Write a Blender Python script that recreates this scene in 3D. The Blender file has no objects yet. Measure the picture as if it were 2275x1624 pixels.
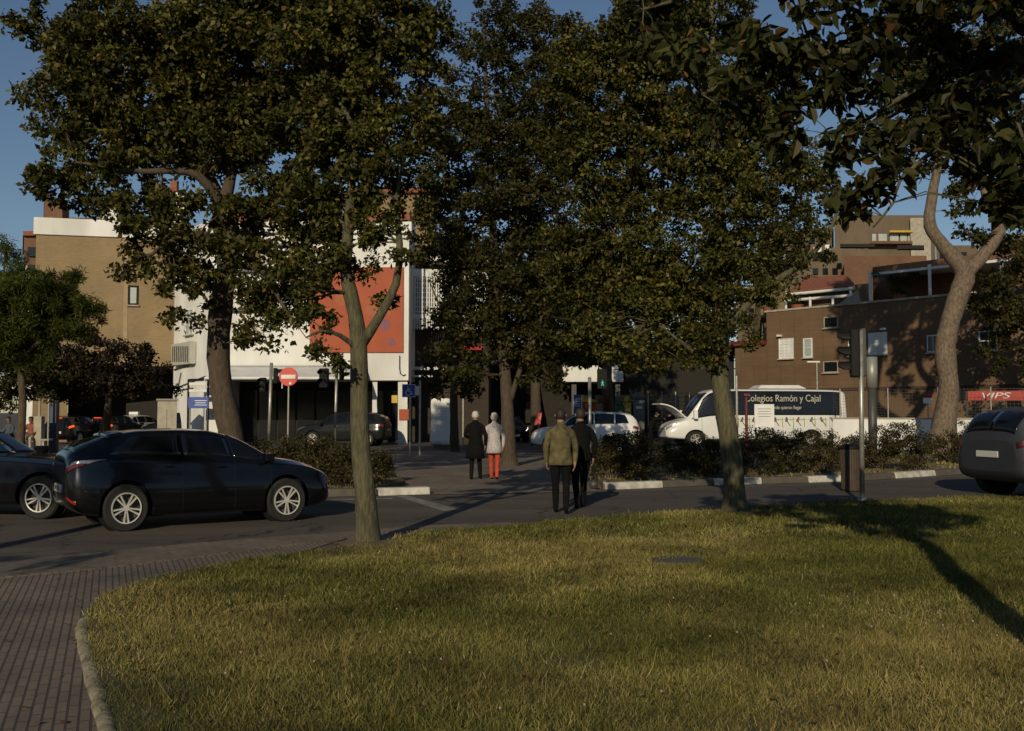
import bpy, bmesh, math, random
import numpy as np
from mathutils import Vector, Matrix
R = math.radians
SC = bpy.context.scene
COL = SC.collection
# ------------------------------------------------------------------ camera, sky, sun, exposure
F, CX, CY, HY, EYE = 2212.0, 1137.5, 812.0, 915.0, 1.68
PITCH = math.atan((HY - CY) / F)
cd = bpy.data.cameras.new('camera'); cd.lens = 35.0; cd.sensor_width = 36.0; cd.clip_end = 3000; cd.clip_start = 0.05
cam = bpy.data.objects.new('camera', cd); COL.objects.link(cam)
cam.location = (0, 0, EYE); cam.rotation_euler = (math.pi / 2 + PITCH, 0, 0); SC.camera = cam
SUN_EL, SUN_AZ = R(21), R(193)          # sun low behind the camera, a little to the left
w = bpy.data.worlds.new("World"); SC.world = w; w.use_nodes = True
nt = w.node_tree; bg = nt.nodes['Background']
sky = nt.nodes.new('ShaderNodeTexSky'); sky.sky_type = 'NISHITA'; sky.sun_disc = False
sky.sun_elevation = SUN_EL; sky.sun_rotation = SUN_AZ; sky.air_density = 1.0; sky.dust_density = 0.1; sky.ozone_density = 3.6
tint = nt.nodes.new('ShaderNodeVectorMath'); tint.operation = 'MULTIPLY'; tint.inputs[1].default_value = (1.02, .94, .88)
nt.links.new(sky.outputs[0], tint.inputs[0]); nt.links.new(tint.outputs[0], bg.inputs[0]); bg.inputs[1].default_value = 0.065
sd = bpy.data.lights.new('sun', 'SUN'); sd.energy = 3.2; sd.angle = R(0.55); sd.color = (1.0, 0.86, 0.62)
sun = bpy.data.objects.new('sun', sd); COL.objects.link(sun)
SDIR = Vector((-math.sin(SUN_AZ) * math.cos(SUN_EL), -math.cos(SUN_AZ) * math.cos(SUN_EL), -math.sin(SUN_EL)))
sun.rotation_euler = SDIR.to_track_quat('-Z', 'Y').to_euler(); sun.location = (-5, -10, 20)
SC.view_settings.view_transform = 'Standard'; SC.view_settings.look = 'None'
SC.view_settings.exposure = -0.04; SC.view_settings.gamma = 1

# ------------------------------------------------------------------ helpers
def ray(px, py):
    x = (px - CX) / F; z = -(py - CY) / F
    return Vector((x, math.cos(PITCH) - z * math.sin(PITCH), math.sin(PITCH) + z * math.cos(PITCH)))
def P(px, py, Y):
    d = ray(px, py); return Vector((0, 0, EYE)) + d * (Y / d.y)
def G(px, py, z=0.0):
    d = ray(px, py); return Vector((0, 0, EYE)) + d * ((z - EYE) / d.z)
def tag(o, label=None, cat=None, group=None, kind=None):
    if label: o['label'] = label
    if cat: o['category'] = cat
    if group: o['group'] = group
    if kind: o['kind'] = kind
    return o
def thing(name, loc, label, cat, group=None, rz=0):
    o = bpy.data.objects.new(name, None); COL.objects.link(o); o.location = loc; o.rotation_euler = (0, 0, rz)
    o.empty_display_size = 0.2
    return tag(o, label, cat, group)
def mesh_obj(name, me, m=None, parent=None):
    o = bpy.data.objects.new(name, me); COL.objects.link(o)
    if m is not None and not me.materials: me.materials.append(m)
    if parent is not None: o.parent = parent
    return o
def copy_tree(o, parent=None):
    c = o.copy(); COL.objects.link(c)
    if parent is not None: c.parent = parent
    for ch in list(o.children): copy_tree(ch, c)
    return c
class MB:
    def __init__(s, org=(0, 0, 0)): s.v = []; s.f = []; s.o = Vector(org)
    def add(s, vs, fs):
        n = len(s.v); s.v += [tuple(Vector(p) - s.o) for p in vs]; s.f += [tuple(i + n for i in f) for f in fs]; return s
    def hexa(s, b, t):
        n = len(b); s.add(list(b) + list(t), [tuple(range(n))[::-1], tuple(range(n, 2 * n))] + [(i, (i + 1) % n, (i + 1) % n + n, i + n) for i in range(n)]); return s
    def box(s, c, d, rz=0):
        c = Vector(c); m = Matrix.Rotation(rz, 3, 'Z'); hx, hy, hz = d[0] / 2, d[1] / 2, d[2] / 2
        q = [(-hx, -hy), (hx, -hy), (hx, hy), (-hx, hy)]
        return s.hexa([c + m @ Vector((x, y, -hz)) for x, y in q], [c + m @ Vector((x, y, hz)) for x, y in q])
    def prism(s, poly, z0, z1): return s.hexa([(p[0], p[1], z0) for p in poly], [(p[0], p[1], z1) for p in poly])
    def sheet(s, poly, z): return s.add([(p[0], p[1], z) for p in poly], [tuple(range(len(poly)))])
    def tube(s, pts, rad, n=10, cap=True, jit=0, rnd=None):
        pts = [Vector(p) for p in pts]
        if not hasattr(rad, '__len__'): rad = [rad] * len(pts)
        vs = []; ref = Vector((0.13, 0.97, 0.2)).normalized()
        for i, p in enumerate(pts):
            t = (pts[min(i + 1, len(pts) - 1)] - pts[max(i - 1, 0)])
            if t.length < 1e-9: t = Vector((0, 0, 1))
            t.normalize(); r_ = ref if abs(t.dot(ref)) < .9 else Vector((1, 0, 0))
            a = t.cross(r_).normalized(); b = t.cross(a)
            for k in range(n):
                an = 2 * math.pi * k / n; r = rad[i] * (1 + (rnd.uniform(-jit, jit) if jit else 0))
                vs.append(p + a * (math.cos(an) * r) + b * (math.sin(an) * r))
        fs = [(i * n + k, i * n + (k + 1) % n, (i + 1) * n + (k + 1) % n, (i + 1) * n + k) for i in range(len(pts) - 1) for k in range(n)]
        if cap: fs += [tuple(range(n))[::-1], tuple(range((len(pts) - 1) * n, len(pts) * n))]
        return s.add(vs, fs)
    def cyl(s, a, b, r, n=12): return s.tube([a, b], r, n)
    def lathe(s, c, prof, n=20, axis='Z', cap=True):
        c = Vector(c); vs = []
        for r, h in prof:
            for k in range(n):
                an = 2 * math.pi * k / n; x, y = r * math.cos(an), r * math.sin(an)
                vs.append(c + (Vector((x, y, h)) if axis == 'Z' else Vector((x, h, y))))
        fs = [(i * n + k, i * n + (k + 1) % n, (i + 1) * n + (k + 1) % n, (i + 1) * n + k) for i in range(len(prof) - 1) for k in range(n)]
        if cap: fs += [tuple(range(n))[::-1], tuple(range((len(prof) - 1) * n, len(prof) * n))]
        return s.add(vs, fs)
    def build(s, name, m, parent=None, smooth=False, bevel=0):
        me = bpy.data.meshes.new(name); me.from_pydata(s.v, [], s.f); me.validate()
        bm = bmesh.new(); bm.from_mesh(me); bmesh.ops.recalc_face_normals(bm, faces=bm.faces); bm.to_mesh(me); bm.free()
        if smooth: me.polygons.foreach_set('use_smooth', [True] * len(me.polygons))
        o = mesh_obj(name, me, m, parent)
        if bevel:
            b = o.modifiers.new('bevel', 'BEVEL'); b.width = bevel; b.segments = 2; b.limit_method = 'ANGLE'
        return o
    def split(s, name, m, parent=None, **k):
        # one object for each separate piece
        par = list(range(len(s.v)))
        def fd(i):
            while par[i] != i: par[i] = par[par[i]]; i = par[i]
            return i
        for f in s.f:
            for q in f[1:]: par[fd(q)] = fd(f[0])
        grp = {}
        for f in s.f: grp.setdefault(fd(f[0]), []).append(f)
        out = []
        for fs in grp.values():
            ids = sorted({i for f in fs for i in f}); mp = {q: i for i, q in enumerate(ids)}; p = MB(); p.v = [s.v[i] for i in ids]; p.f = [tuple(mp[i] for i in f) for f in fs]; out.append(p.build(name, m, parent, **k))
        return out
def quads(name, V, m, parent=None, org=(0, 0, 0)):       # V: (n,4,3) array, one quad each
    n = len(V); me = bpy.data.meshes.new(name)
    me.vertices.add(n * 4); me.loops.add(n * 4); me.polygons.add(n)
    me.vertices.foreach_set('co', (V.reshape(-1, 3) - np.array(org)).ravel())
    me.loops.foreach_set('vertex_index', np.arange(n * 4)); me.polygons.foreach_set('loop_start', np.arange(n) * 4)
    me.polygons.foreach_set('loop_total', np.full(n, 4)); me.update(calc_edges=True)
    return mesh_obj(name, me, m, parent)

# ------------------------------------------------------------------ materials
def node_mat(name):
    m = bpy.data.materials.new(name); m.use_nodes = True; return m, m.node_tree, m.node_tree.nodes['Principled BSDF']
def mat(name, c, rough=.7, c2=None, scale=3.0, metal=0, bump=0, bscale=40, coat=0, spec=.5, emit=None, es=1, stretch=None, detail=5):
    m, t, b = node_mat(name); N = t.nodes; L = t.links
    b.inputs['Roughness'].default_value = rough; b.inputs['Metallic'].default_value = metal
    b.inputs['Coat Weight'].default_value = coat; b.inputs['Specular IOR Level'].default_value = spec
    b.inputs['Coat Roughness'].default_value = .05
    c = tuple(c) + (1,); c2 = (tuple(c2) + (1,)) if c2 else tuple(x * .78 for x in c[:3]) + (1,)
    tc = N.new('ShaderNodeTexCoord'); src = tc.outputs['Object']
    if stretch:
        mp = N.new('ShaderNodeMapping'); mp.inputs['Scale'].default_value = stretch; L.new(src, mp.inputs[0]); src = mp.outputs[0]
    nz = N.new('ShaderNodeTexNoise'); nz.inputs['Scale'].default_value = scale; nz.inputs['Detail'].default_value = detail; L.new(src, nz.inputs[0])
    cr = N.new('ShaderNodeValToRGB'); cr.color_ramp.elements[0].position = .32; cr.color_ramp.elements[1].position = .68
    cr.color_ramp.elements[0].color = c2; cr.color_ramp.elements[1].color = c
    L.new(nz.outputs[0], cr.inputs[0]); L.new(cr.outputs[0], b.inputs['Base Color'])
    if bump:
        n2 = N.new('ShaderNodeTexNoise'); n2.inputs['Scale'].default_value = bscale; n2.inputs['Detail'].default_value = 6; L.new(src, n2.inputs[0])
        bp = N.new('ShaderNodeBump'); bp.inputs['Strength'].default_value = bump; bp.inputs['Distance'].default_value = .02
        L.new(n2.outputs[0], bp.inputs['Height']); L.new(bp.outputs[0], b.inputs['Normal'])
    if emit:
        b.inputs['Emission Color'].default_value = tuple(emit) + (1,); b.inputs['Emission Strength'].default_value = es
    return m
def brick_mat(name, c1, c2, mortar, bw, rh, ms, rot=(0, 0, 0), rough=.85, dirt=.35, dscale=.35, swizzle=False, bump=.25):
    m, t, b = node_mat(name); N = t.nodes; L = t.links; b.inputs['Roughness'].default_value = rough
    tc = N.new('ShaderNodeTexCoord'); src = tc.outputs['Object']
    if swizzle:     # walls: (x+y, z)
        sp = N.new('ShaderNodeSeparateXYZ'); L.new(src, sp.inputs[0]); ad = N.new('ShaderNodeMath'); L.new(sp.outputs[0], ad.inputs[0]); L.new(sp.outputs[1], ad.inputs[1])
        cb = N.new('ShaderNodeCombineXYZ'); L.new(ad.outputs[0], cb.inputs[0]); L.new(sp.outputs[2], cb.inputs[1]); bsrc = cb.outputs[0]
    else:
        mp = N.new('ShaderNodeMapping'); mp.inputs['Rotation'].default_value = rot; L.new(src, mp.inputs[0]); bsrc = mp.outputs[0]
    br = N.new('ShaderNodeTexBrick'); L.new(bsrc, br.inputs[0]); br.inputs['Scale'].default_value = 1
    br.inputs['Color1'].default_value = tuple(c1) + (1,); br.inputs['Color2'].default_value = tuple(c2) + (1,); br.inputs['Mortar'].default_value = tuple(mortar) + (1,)
    br.inputs['Brick Width'].default_value = bw; br.inputs['Row Height'].default_value = rh; br.inputs['Mortar Size'].default_value = ms; br.inputs['Mortar Smooth'].default_value = .3
    nz = N.new('ShaderNodeTexNoise'); nz.inputs['Scale'].default_value = dscale; nz.inputs['Detail'].default_value = 8; nz.inputs['Roughness'].default_value = .65; L.new(src, nz.inputs[0])
    mr = N.new('ShaderNodeMapRange'); mr.inputs[1].default_value = .3; mr.inputs[2].default_value = .7; mr.inputs[3].default_value = 1 - dirt; mr.inputs[4].default_value = 1 + dirt * .4
    L.new(nz.outputs[0], mr.inputs[0])
    mx = N.new('ShaderNodeVectorMath'); mx.operation = 'SCALE'; L.new(br.outputs[0], mx.inputs[0]); L.new(mr.outputs[0], mx.inputs[3]); L.new(mx.outputs[0], b.inputs['Base Color'])
    if bump:
        bp = N.new('ShaderNodeBump'); bp.inputs['Strength'].default_value = bump; bp.inputs['Distance'].default_value = .01; bp.invert = True
        L.new(br.outputs['Fac'], bp.inputs['Height']); L.new(bp.outputs[0], b.inputs['Normal'])
    return m
def leaf_mat(name, cols, trans=.38, rough=.5, spec=.16):
    m, t, b = node_mat(name); N = t.nodes; L = t.links
    g = N.new('ShaderNodeNewGeometry'); cr = N.new('ShaderNodeValToRGB'); e = cr.color_ramp.elements
    while len(e) < len(cols): e.new(.5)
    for i, (p, c) in enumerate(cols): e[i].position = p; e[i].color = tuple(c) + (1,)
    L.new(g.outputs['Random Per Island'], cr.inputs[0])
    tc = N.new('ShaderNodeTexCoord'); nz = N.new('ShaderNodeTexNoise'); nz.inputs['Scale'].default_value = .9; nz.inputs['Detail'].default_value = 3; L.new(tc.outputs['Object'], nz.inputs[0])
    mr = N.new('ShaderNodeMapRange'); mr.inputs[1].default_value = .35; mr.inputs[2].default_value = .65; mr.inputs[3].default_value = .6; mr.inputs[4].default_value = 1.25; L.new(nz.outputs[0], mr.inputs[0])
    mx = N.new('ShaderNodeVectorMath'); mx.operation = 'SCALE'; L.new(cr.outputs[0], mx.inputs[0]); L.new(mr.outputs[0], mx.inputs[3])
    L.new(mx.outputs[0], b.inputs['Base Color']); b.inputs['Roughness'].default_value = rough; b.inputs['Specular IOR Level'].default_value = spec
    tr = N.new('ShaderNodeBsdfTranslucent'); L.new(mx.outputs[0], tr.inputs[0]); ms = N.new('ShaderNodeMixShader'); ms.inputs[0].default_value = trans
    L.new(b.outputs[0], ms.inputs[1]); L.new(tr.outputs[0], ms.inputs[2]); L.new(ms.outputs[0], N['Material Output'].inputs[0])
    return m
M = {}
M['asphalt'] = mat('asphalt', (.085, .066, .05), .9, (.052, .041, .032), .9, bump=.5, bscale=160, detail=12)
def asphalt():
    m, t, b = node_mat('worn asphalt'); N = t.nodes; L = t.links; tc = N.new('ShaderNodeTexCoord'); b.inputs['Roughness'].default_value = .9
    def noise(sc, det, ro=.5, st=None):
        s = tc.outputs['Object']
        if st: mp = N.new('ShaderNodeMapping'); mp.inputs['Rotation'].default_value = (0, 0, R(-23)); mp.inputs['Scale'].default_value = st; L.new(s, mp.inputs[0]); s = mp.outputs[0]
        n = N.new('ShaderNodeTexNoise'); n.inputs['Scale'].default_value = sc; n.inputs['Detail'].default_value = det; n.inputs['Roughness'].default_value = ro; L.new(s, n.inputs[0]); return n.outputs[0]
    def mix(f, a_, b_, lo, hi):
        cr = N.new('ShaderNodeValToRGB'); cr.color_ramp.elements[0].position = lo; cr.color_ramp.elements[1].position = hi; L.new(f, cr.inputs[0]); mx = N.new('ShaderNodeMix'); mx.data_type = 'RGBA'; L.new(cr.outputs[0], mx.inputs[0])
        for q, v in ((6, a_), (7, b_)):
            if isinstance(v, tuple): mx.inputs[q].default_value = v + (1,)
            else: L.new(v, mx.inputs[q])
        return mx.outputs[2]
    c1 = mix(noise(.5, 8, .6, (.35, 1.6, 1)), (.058, .045, .034), (.09, .071, .054), .4, .62)
    c2 = mix(noise(140, 3), c1, (.16, .135, .11), .6, .75); c3 = mix(noise(.9, 12, .75), (.035, .028, .022), c2, .3, .42)
    vo = N.new('ShaderNodeTexVoronoi'); vo.feature = 'DISTANCE_TO_EDGE'; vo.inputs['Scale'].default_value = .45; wn = N.new('ShaderNodeTexNoise'); wn.inputs['Scale'].default_value = 2.5; wn.inputs['Detail'].default_value = 8; L.new(tc.outputs['Object'], wn.inputs[0])
    ad = N.new('ShaderNodeVectorMath'); ad.operation = 'MULTIPLY_ADD'; L.new(wn.outputs[1], ad.inputs[0]); ad.inputs[1].default_value = (.7, .7, 0); L.new(tc.outputs['Object'], ad.inputs[2]); L.new(ad.outputs[0], vo.inputs[0])
    c4 = mix(vo.outputs['Distance'], (.022, .018, .015), c3, .004, .012); L.new(c4, b.inputs['Base Color'])
    bp = N.new('ShaderNodeBump'); bp.inputs['Strength'].default_value = .5; bp.inputs['Distance'].default_value = .01; L.new(noise(160, 4), bp.inputs['Height']); L.new(bp.outputs[0], b.inputs['Normal']); return m
M['asphalt'] = asphalt()
M['far_asphalt'] = mat('far asphalt', (.06, .052, .045), .9, (.045, .04, .035), .5)
M['earth'] = mat('earth', (.17, .12, .065), .95, (.085, .062, .036), 2.2, bump=.7, bscale=25, detail=10)
M['soil'] = mat('soil', (.07, .066, .026), .95, (.045, .045, .018), 2.0, bump=.6, bscale=60)
M['ground'] = mat('ground', (.09, .08, .062), .95, (.07, .06, .05), .2)
M['walk'] = brick_mat('walk paving', (.19, .15, .108), (.155, .124, .09), (.1, .08, .06), .3, .3, .012, rot=(0, 0, R(-22)), dirt=.4, dscale=.6)
M['ribs'] = brick_mat('ribbed paving', (.2, .152, .112), (.168, .13, .098), (.07, .054, .042), .22, .062, .008, rot=(0, 0, R(-112)), dirt=.45, dscale=.9, bump=.6)
M['strip'] = brick_mat('strip paving', (.2, .157, .115), (.165, .132, .098), (.09, .072, .055), .2, .1, .008, rot=(0, 0, R(23)), dirt=.45, dscale=.9)
M['kerb_stone'] = mat('kerb stone', (.34, .3, .215), .9, (.12, .105, .06), 5, bump=1, bscale=18, detail=10)
M['kerb_grey'] = mat('kerb grey', (.11, .095, .075), .9, (.07, .06, .05), 4, bump=.4)
M['kerb_white'] = mat('kerb white paint', (.62, .6, .52), .75, (.34, .31, .26), 5, bump=.3, detail=10)
M['mark'] = mat('faded paint', (.26, .25, .21), .8, (.12, .11, .095), 5, detail=10)
M['white_wall'] = mat('white render', (.8, .79, .75), .8, (.6, .59, .55), .8, bump=.2, bscale=20, detail=12, stretch=(1, 1, .35))
M['white'] = mat('white metal', (.78, .78, .75), .5, (.65, .65, .63), 2)
M['tan'] = brick_mat('tan brick', (.3, .215, .11), (.255, .182, .095), (.24, .172, .093), .25, .07, .008, swizzle=True, dirt=.25)
M['brown'] = brick_mat('brown brick', (.185, .11, .057), (.152, .091, .048), (.12, .078, .045), .25, .07, .008, swizzle=True, dirt=.3)
M['redbrick'] = brick_mat('red brick', (.19, .09, .045), (.155, .075, .04), (.12, .08, .05), .25, .07, .008, swizzle=True, dirt=.3)
M['dark_wall'] = mat('dark wall', (.02, .017, .013), .9)  # near-black stands in for shade on the recess, shop front and low building
M['dark_glass'] = mat('dark glass', (.012, .013, .014), .12, spec=.6)
M['blind'] = mat('pale blind', (.42, .46, .44), .4, (.33, .37, .36), 3)
M['tile'] = mat('roof tile', (.30, .1, .05), .85, (.18, .06, .035), 5, bump=.5)
M['orange'] = mat('orange banner', (.38, .07, .018), .65, (.31, .056, .015), 1)
M['red'] = mat('red paint', (.3, .025, .015), .5, (.42, .03, .02), 3)
M['red_dark'] = mat('dark red paint', (.15, .018, .011), .6, (.1, .014, .01), 3)  # darker copy of the red, for roof edges and the post
M['sign_red'] = mat('sign red', (.62, .05, .02), .4, (.55, .045, .02), 3)
M['blue'] = mat('sign blue', (.02, .07, .33), .45, (.02, .06, .28), 4)
M['steel'] = mat('galvanised steel', (.42, .41, .36), .42, (.3, .29, .25), 12, metal=.55)
M['black'] = mat('black plastic', (.009, .009, .009), .65, spec=.2)
M['rubber'] = mat('tyre rubber', (.015, .014, .013), .85, bump=.2)
M['rim'] = mat('alloy', (.7, .67, .6), .4, (.55, .53, .48), 8, metal=.35)
M['grey_dark'] = mat('dark grey', (.06, .06, .055), .5)
M['bin'] = mat('brown bin', (.075, .052, .034), .7, (.05, .036, .025), 6)
M['car_black'] = mat('black paint', (.017, .018, .021), .22, (.014, .015, .018), 2, coat=.6, spec=.4, metal=.8)
M['car_dark'] = mat('dark paint', (.007, .007, .0075), .13, (.006, .006, .006), 2, coat=0, spec=.3)
M['car_blue'] = mat('slate paint', (.036, .038, .047), .6, (.029, .031, .039), 2, coat=.2, metal=.2)
M['car_white'] = mat('white paint', (.68, .68, .65), .3, (.68, .68, .66), 2, coat=.5)
M['car_grey'] = mat('grey paint', (.016, .016, .015), .16, (.012, .012, .011), 2, coat=0, spec=.3)
M['glass'] = mat('car glass', (.006, .007, .008), .06, spec=.6)
M['lens_red'] = mat('red lens', (.26, .02, .01), .2, (.18, .014, .008), 8, coat=.5)
M['lens_dull'] = mat('dull red lens', (.09, .015, .012), .5)
M['lamp_red'] = mat('lit brake lamp', (.5, .03, .01), .3, emit=(1, .09, .01), es=1.2)
M['lens_white'] = mat('clear lens', (.6, .58, .52), .18, (.35, .33, .3), 25, metal=.5, coat=.5)
M['head_lit'] = mat('lit headlamp', (.8, .8, .7), .3, emit=(1, .85, .6), es=3)
M['plate'] = mat('number plate', (.6, .6, .56), .4, (.4, .4, .38), 60)
M['green_lit'] = mat('lit green', (.05, .5, .35), .3, emit=(.1, .9, .55), es=.25)
M['bark_green'] = mat('greenish bark', (.125, .112, .058), .9, (.05, .045, .024), 9, bump=1.0, bscale=22, stretch=(3, 3, .7), detail=10)
M['bark_brown'] = mat('brown bark', (.1, .072, .045), .95, (.05, .036, .024), 7, bump=1, bscale=16, stretch=(3, 3, .8), detail=10)
M['bark_pale'] = mat('pale bark', (.2, .15, .103), .9, (.085, .06, .04), 7, bump=1, bscale=14, stretch=(2, 2, .9), detail=10)
M['leaf_a'] = leaf_mat('olive leaves', [(0, (0.0270, 0.0303, 0.0065)), (.4, (0.0567, 0.0606, 0.0128)), (.75, (0.0999, 0.0965, 0.0205)), (.93, (0.2025, 0.1791, 0.0449)), (1, (0.1890, 0.1034, 0.0321))])  # the palest olive stop stands in for sunlit glints on leaves
M['leaf_b'] = leaf_mat('dark leaves', [(0, (0.0260, 0.0265, 0.0074)), (.5, (0.0468, 0.0477, 0.0123)), (.85, (0.0754, 0.0689, 0.0185)), (1, (0.1300, 0.0927, 0.0309))])
M['leaf_big'] = leaf_mat('green leaves', [(0, (0.0234, 0.0288, 0.0091)), (.5, (0.0442, 0.0504, 0.0156)), (.9, (0.0780, 0.0780, 0.0234)), (1, (0.1820, 0.0900, 0.0260))])
M['leaf_fresh'] = leaf_mat('fresh green leaves', [(0, (0.0358, 0.0500, 0.0079)), (.6, (0.0714, 0.0950, 0.0139)), (1, (0.1224, 0.1300, 0.0218))])
M['leaf_plum'] = leaf_mat('plum leaves', [(0, (.012, .011, .005)), (.6, (.022, .018, .008)), (1, (.05, .03, .014))], trans=.15)
M['leaf_hedge'] = leaf_mat('hedge leaves', [(0, (0.0253, 0.0230, 0.0092)), (.5, (0.0483, 0.0425, 0.0149)), (.9, (0.0805, 0.0667, 0.0230)), (1, (0.1380, 0.1035, 0.0345))], trans=.15)
M['grass'] = leaf_mat('grass blades', [(0, (0.0747, 0.0817, 0.0174)), (.4, (0.1601, 0.1583, 0.0375)), (.75, (0.2507, 0.2247, 0.0616)), (1, (0.3842, 0.2961, 0.1205))], trans=.3, rough=.6, spec=.2)
M['skin'] = mat('skin', (.3, .16, .1), .6)
M['hair_white'] = mat('white hair', (.6, .56, .46), .8, (.42, .39, .32), 60)
M['hair_dark'] = mat('dark hair', (.02, .014, .01), .7)
M['cloth_black'] = mat('black cloth', (.009, .0085, .008), .95, (.006, .006, .006), 12, spec=.1, bump=.5, bscale=14)
M['cloth_olive'] = mat('olive jacket', (.16, .135, .065), .8, (.05, .042, .02), 7, spec=.15, bump=.6, bscale=12)
M['cloth_red'] = mat('red trousers', (.5, .06, .02), .85, (.4, .045, .018), 9)
M['cloth_knit'] = mat('knitted grey cloth', (.56, .52, .5), .95, (.3, .27, .27), 30, bump=.5, bscale=30)
M['cloth_blue'] = mat('blue grey shirt', (.07, .08, .11), .9)
M['container_green'] = mat('green plastic', (.04, .12, .045), .5)
M['container_grey'] = mat('grey plastic', (.16, .16, .15), .5)
M['yellow'] = mat('yellow', (.6, .38, .03), .5)
M['stone'] = mat('pale stone', (.42, .38, .3), .9, (.3, .27, .21), 3)

# ------------------------------------------------------------------ setting
def pts(*l): return [G(x, y) for x, y in l]
o = MB().sheet([(-900, -300), (900, -300), (900, 1500), (-900, 1500)], 0).build('ground', M['ground']); tag(o, kind='structure')
o = MB().sheet(pts((-900, 1330), (0, 1252), (120, 1238), (290, 1222), (450, 1207), (600, 1195), (750, 1184), (930, 1170), (1140, 1162), (1340, 1145), (1600, 1130), (1920, 1108), (2250, 1100), (3200, 1085), (3200, 1030), (2275, 1052), (2065, 1063), (1865, 1076), (1465, 1090), (1340, 1094), (960, 1101), (840, 1106), (700, 1108), (300, 1085), (-300, 1060), (-1400, 1050)), .006).build('street', M['asphalt']); tag(o, kind='structure')
o = MB().sheet(pts((-1000, 1015), (640, 1012), (1300, 1018), (1700, 1010), (3600, 1000), (3300, 962), (-1000, 962)), .006).build('back_road', M['far_asphalt']); tag(o, kind='structure')
# paving at lower left: ribbed rows and a plainer strip next to the road
o = MB().sheet([(-14, -3), (-1.5, -3), (-1.5, 3)] + pts((400, 1640), (400, 1370), (560, 1260), (780, 1195), (620, 1216), (380, 1246), (0, 1286), (-900, 1370)), .010).build('sidewalk', M['ribs']); tag(o, kind='structure')
o = MB().sheet(pts((-900, 1370), (0, 1286), (380, 1246), (620, 1216), (780, 1195), (700, 1250), (1000, 1205), (1300, 1170), (1140, 1162), (930, 1170), (750, 1184), (600, 1195), (450, 1207), (290, 1222), (120, 1238), (0, 1252), (-900, 1330)), .014).build('pavement', M['strip']); tag(o, kind='structure')
ed = pts((-900, 1370), (0, 1286), (200, 1267), (380, 1246), (620, 1216), (780, 1195), (930, 1176))
mb = MB()
for a, b in zip(ed, ed[1:]):
    n = Vector((-(b - a).y, (b - a).x, 0)).normalized() * .045
    mb.prism([a - n, b - n, b + n, a + n], .001, .024)
tag(mb.build('kerb_strip', M['strip'].copy()), kind='structure')
# path across the island, islands, kerbs
KA, KB = G(835, 1104), G(2065, 1061)            # far kerb line
o = MB().sheet(pts((845, 1102), (1335, 1093), (1345, 1060), (1300, 1012), (1240, 1000), (860, 1003), (700, 1016), (830, 1060)), .012).build('path', M['walk']); tag(o, kind='structure')
def island(name, poly):
    mb = MB().prism(poly, 0.0, .13); tag(mb.build(name, M['earth']), kind='structure')
IS1 = pts((-1400, 1046), (-300, 1056), (300, 1078), (700, 1100), (820, 1101), (900, 1080), (840, 1045), (700, 1018), (-1000, 1020))
IS2 = pts((1340, 1088), (1465, 1083), (1865, 1069), (2065, 1056), (2275, 1046), (3200, 1026), (3600, 1004), (1700, 1014), (1340, 1022), (1300, 1040))
island('island', IS1); island('island_verge', IS2)
segs = [((700, 1104), (835, 1101), 'g'), ((838, 1101), (952, 1098), 'w'), ((1345, 1088), (1465, 1083), 'w'), ((1467, 1083), (1578, 1078), 'g'), ((1580, 1078), (1685, 1075), 'w'), ((1687, 1075), (1788, 1072), 'g'),
        ((1790, 1072), (1900, 1068), 'w'), ((1902, 1068), (1978, 1063), 'g'), ((1980, 1063), (2068, 1057), 'w'), ((2070, 1057), (2200, 1050), 'g'), ((-300, 1060), (0, 1068), 'g'), ((2, 1068), (300, 1082), 'w'), ((302, 1082), (698, 1104), 'g')]
mg, mw = MB(), MB()
for a, b, k in segs:
    a, b = G(*a), G(*b); n = Vector((-(b - a).y, (b - a).x, 0)).normalized() * .16
    q = [a - n, b - n, b + n * .7, a + n * .7]
    (mw if k == 'w' else mg).hexa([(p.x, p.y, 0.002) for p in q], [(p.x, p.y, .155) for p in [a - n * .8, b - n * .8, b + n * .7, a + n * .7]])
tag(mg.build('kerb', M['kerb_grey'], bevel=.02), kind='structure'); tag(mw.build('kerb_painted', M['kerb_white'], bevel=.02), kind='structure')
mb = MB().sheet(pts((878, 1103), (905, 1102), (1025, 1134), (985, 1137)), .011)
tag(mb.build('road_marking', M['mark']), kind='structure')
a, b = G(735, 1113), G(870, 1110); tag(MB().sheet([a, b, b + Vector((.02, .3, 0)), a + Vector((.02, .3, 0))], .011).build('gutter', M['mark']), kind='structure')
# lawn
EDGE = [(228, 1600), (205, 1520), (186, 1450), (180, 1410), (190, 1370), (222, 1330), (330, 1290), (520, 1252), (700, 1228), (800, 1214), (860, 1203), (926, 1186), (1136, 1171), (1337, 1152), (1588, 1136), (1658, 1131), (1913, 1116), (2188, 1106), (2300, 1109), (2700, 1112)]
LAWN = [Vector((-1.15, -6, 0)), Vector((-1.35, 1, 0)), Vector((-1.7, 3.2, 0)), G(262, 1700)] + pts(*EDGE) + [Vector((14, 8, 0)), Vector((14, -6, 0))]
LP = np.array([(p.x, p.y) for p in LAWN])
def inside(x, y, poly):
    r = np.zeros(len(x), bool); j = len(poly) - 1
    for i in range(len(poly)):
        xi, yi = poly[i]; xj, yj = poly[j]
        c = ((yi > y) != (yj > y)) & (x < (xj - xi) * (y - yi) / (yj - yi + 1e-12) + xi); r ^= c; j = i
    return r
def edist(x, y, poly):
    d = np.full(len(x), 1e9)
    for i in range(len(poly)):
        a = poly[i]; b = poly[(i + 1) % len(poly)]; ab = b - a; t = np.clip(((x - a[0]) * ab[0] + (y - a[1]) * ab[1]) / (ab @ ab), 0, 1)
        d = np.minimum(d, np.hypot(x - a[0] - t * ab[0], y - a[1] - t * ab[1]))
    return d
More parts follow.
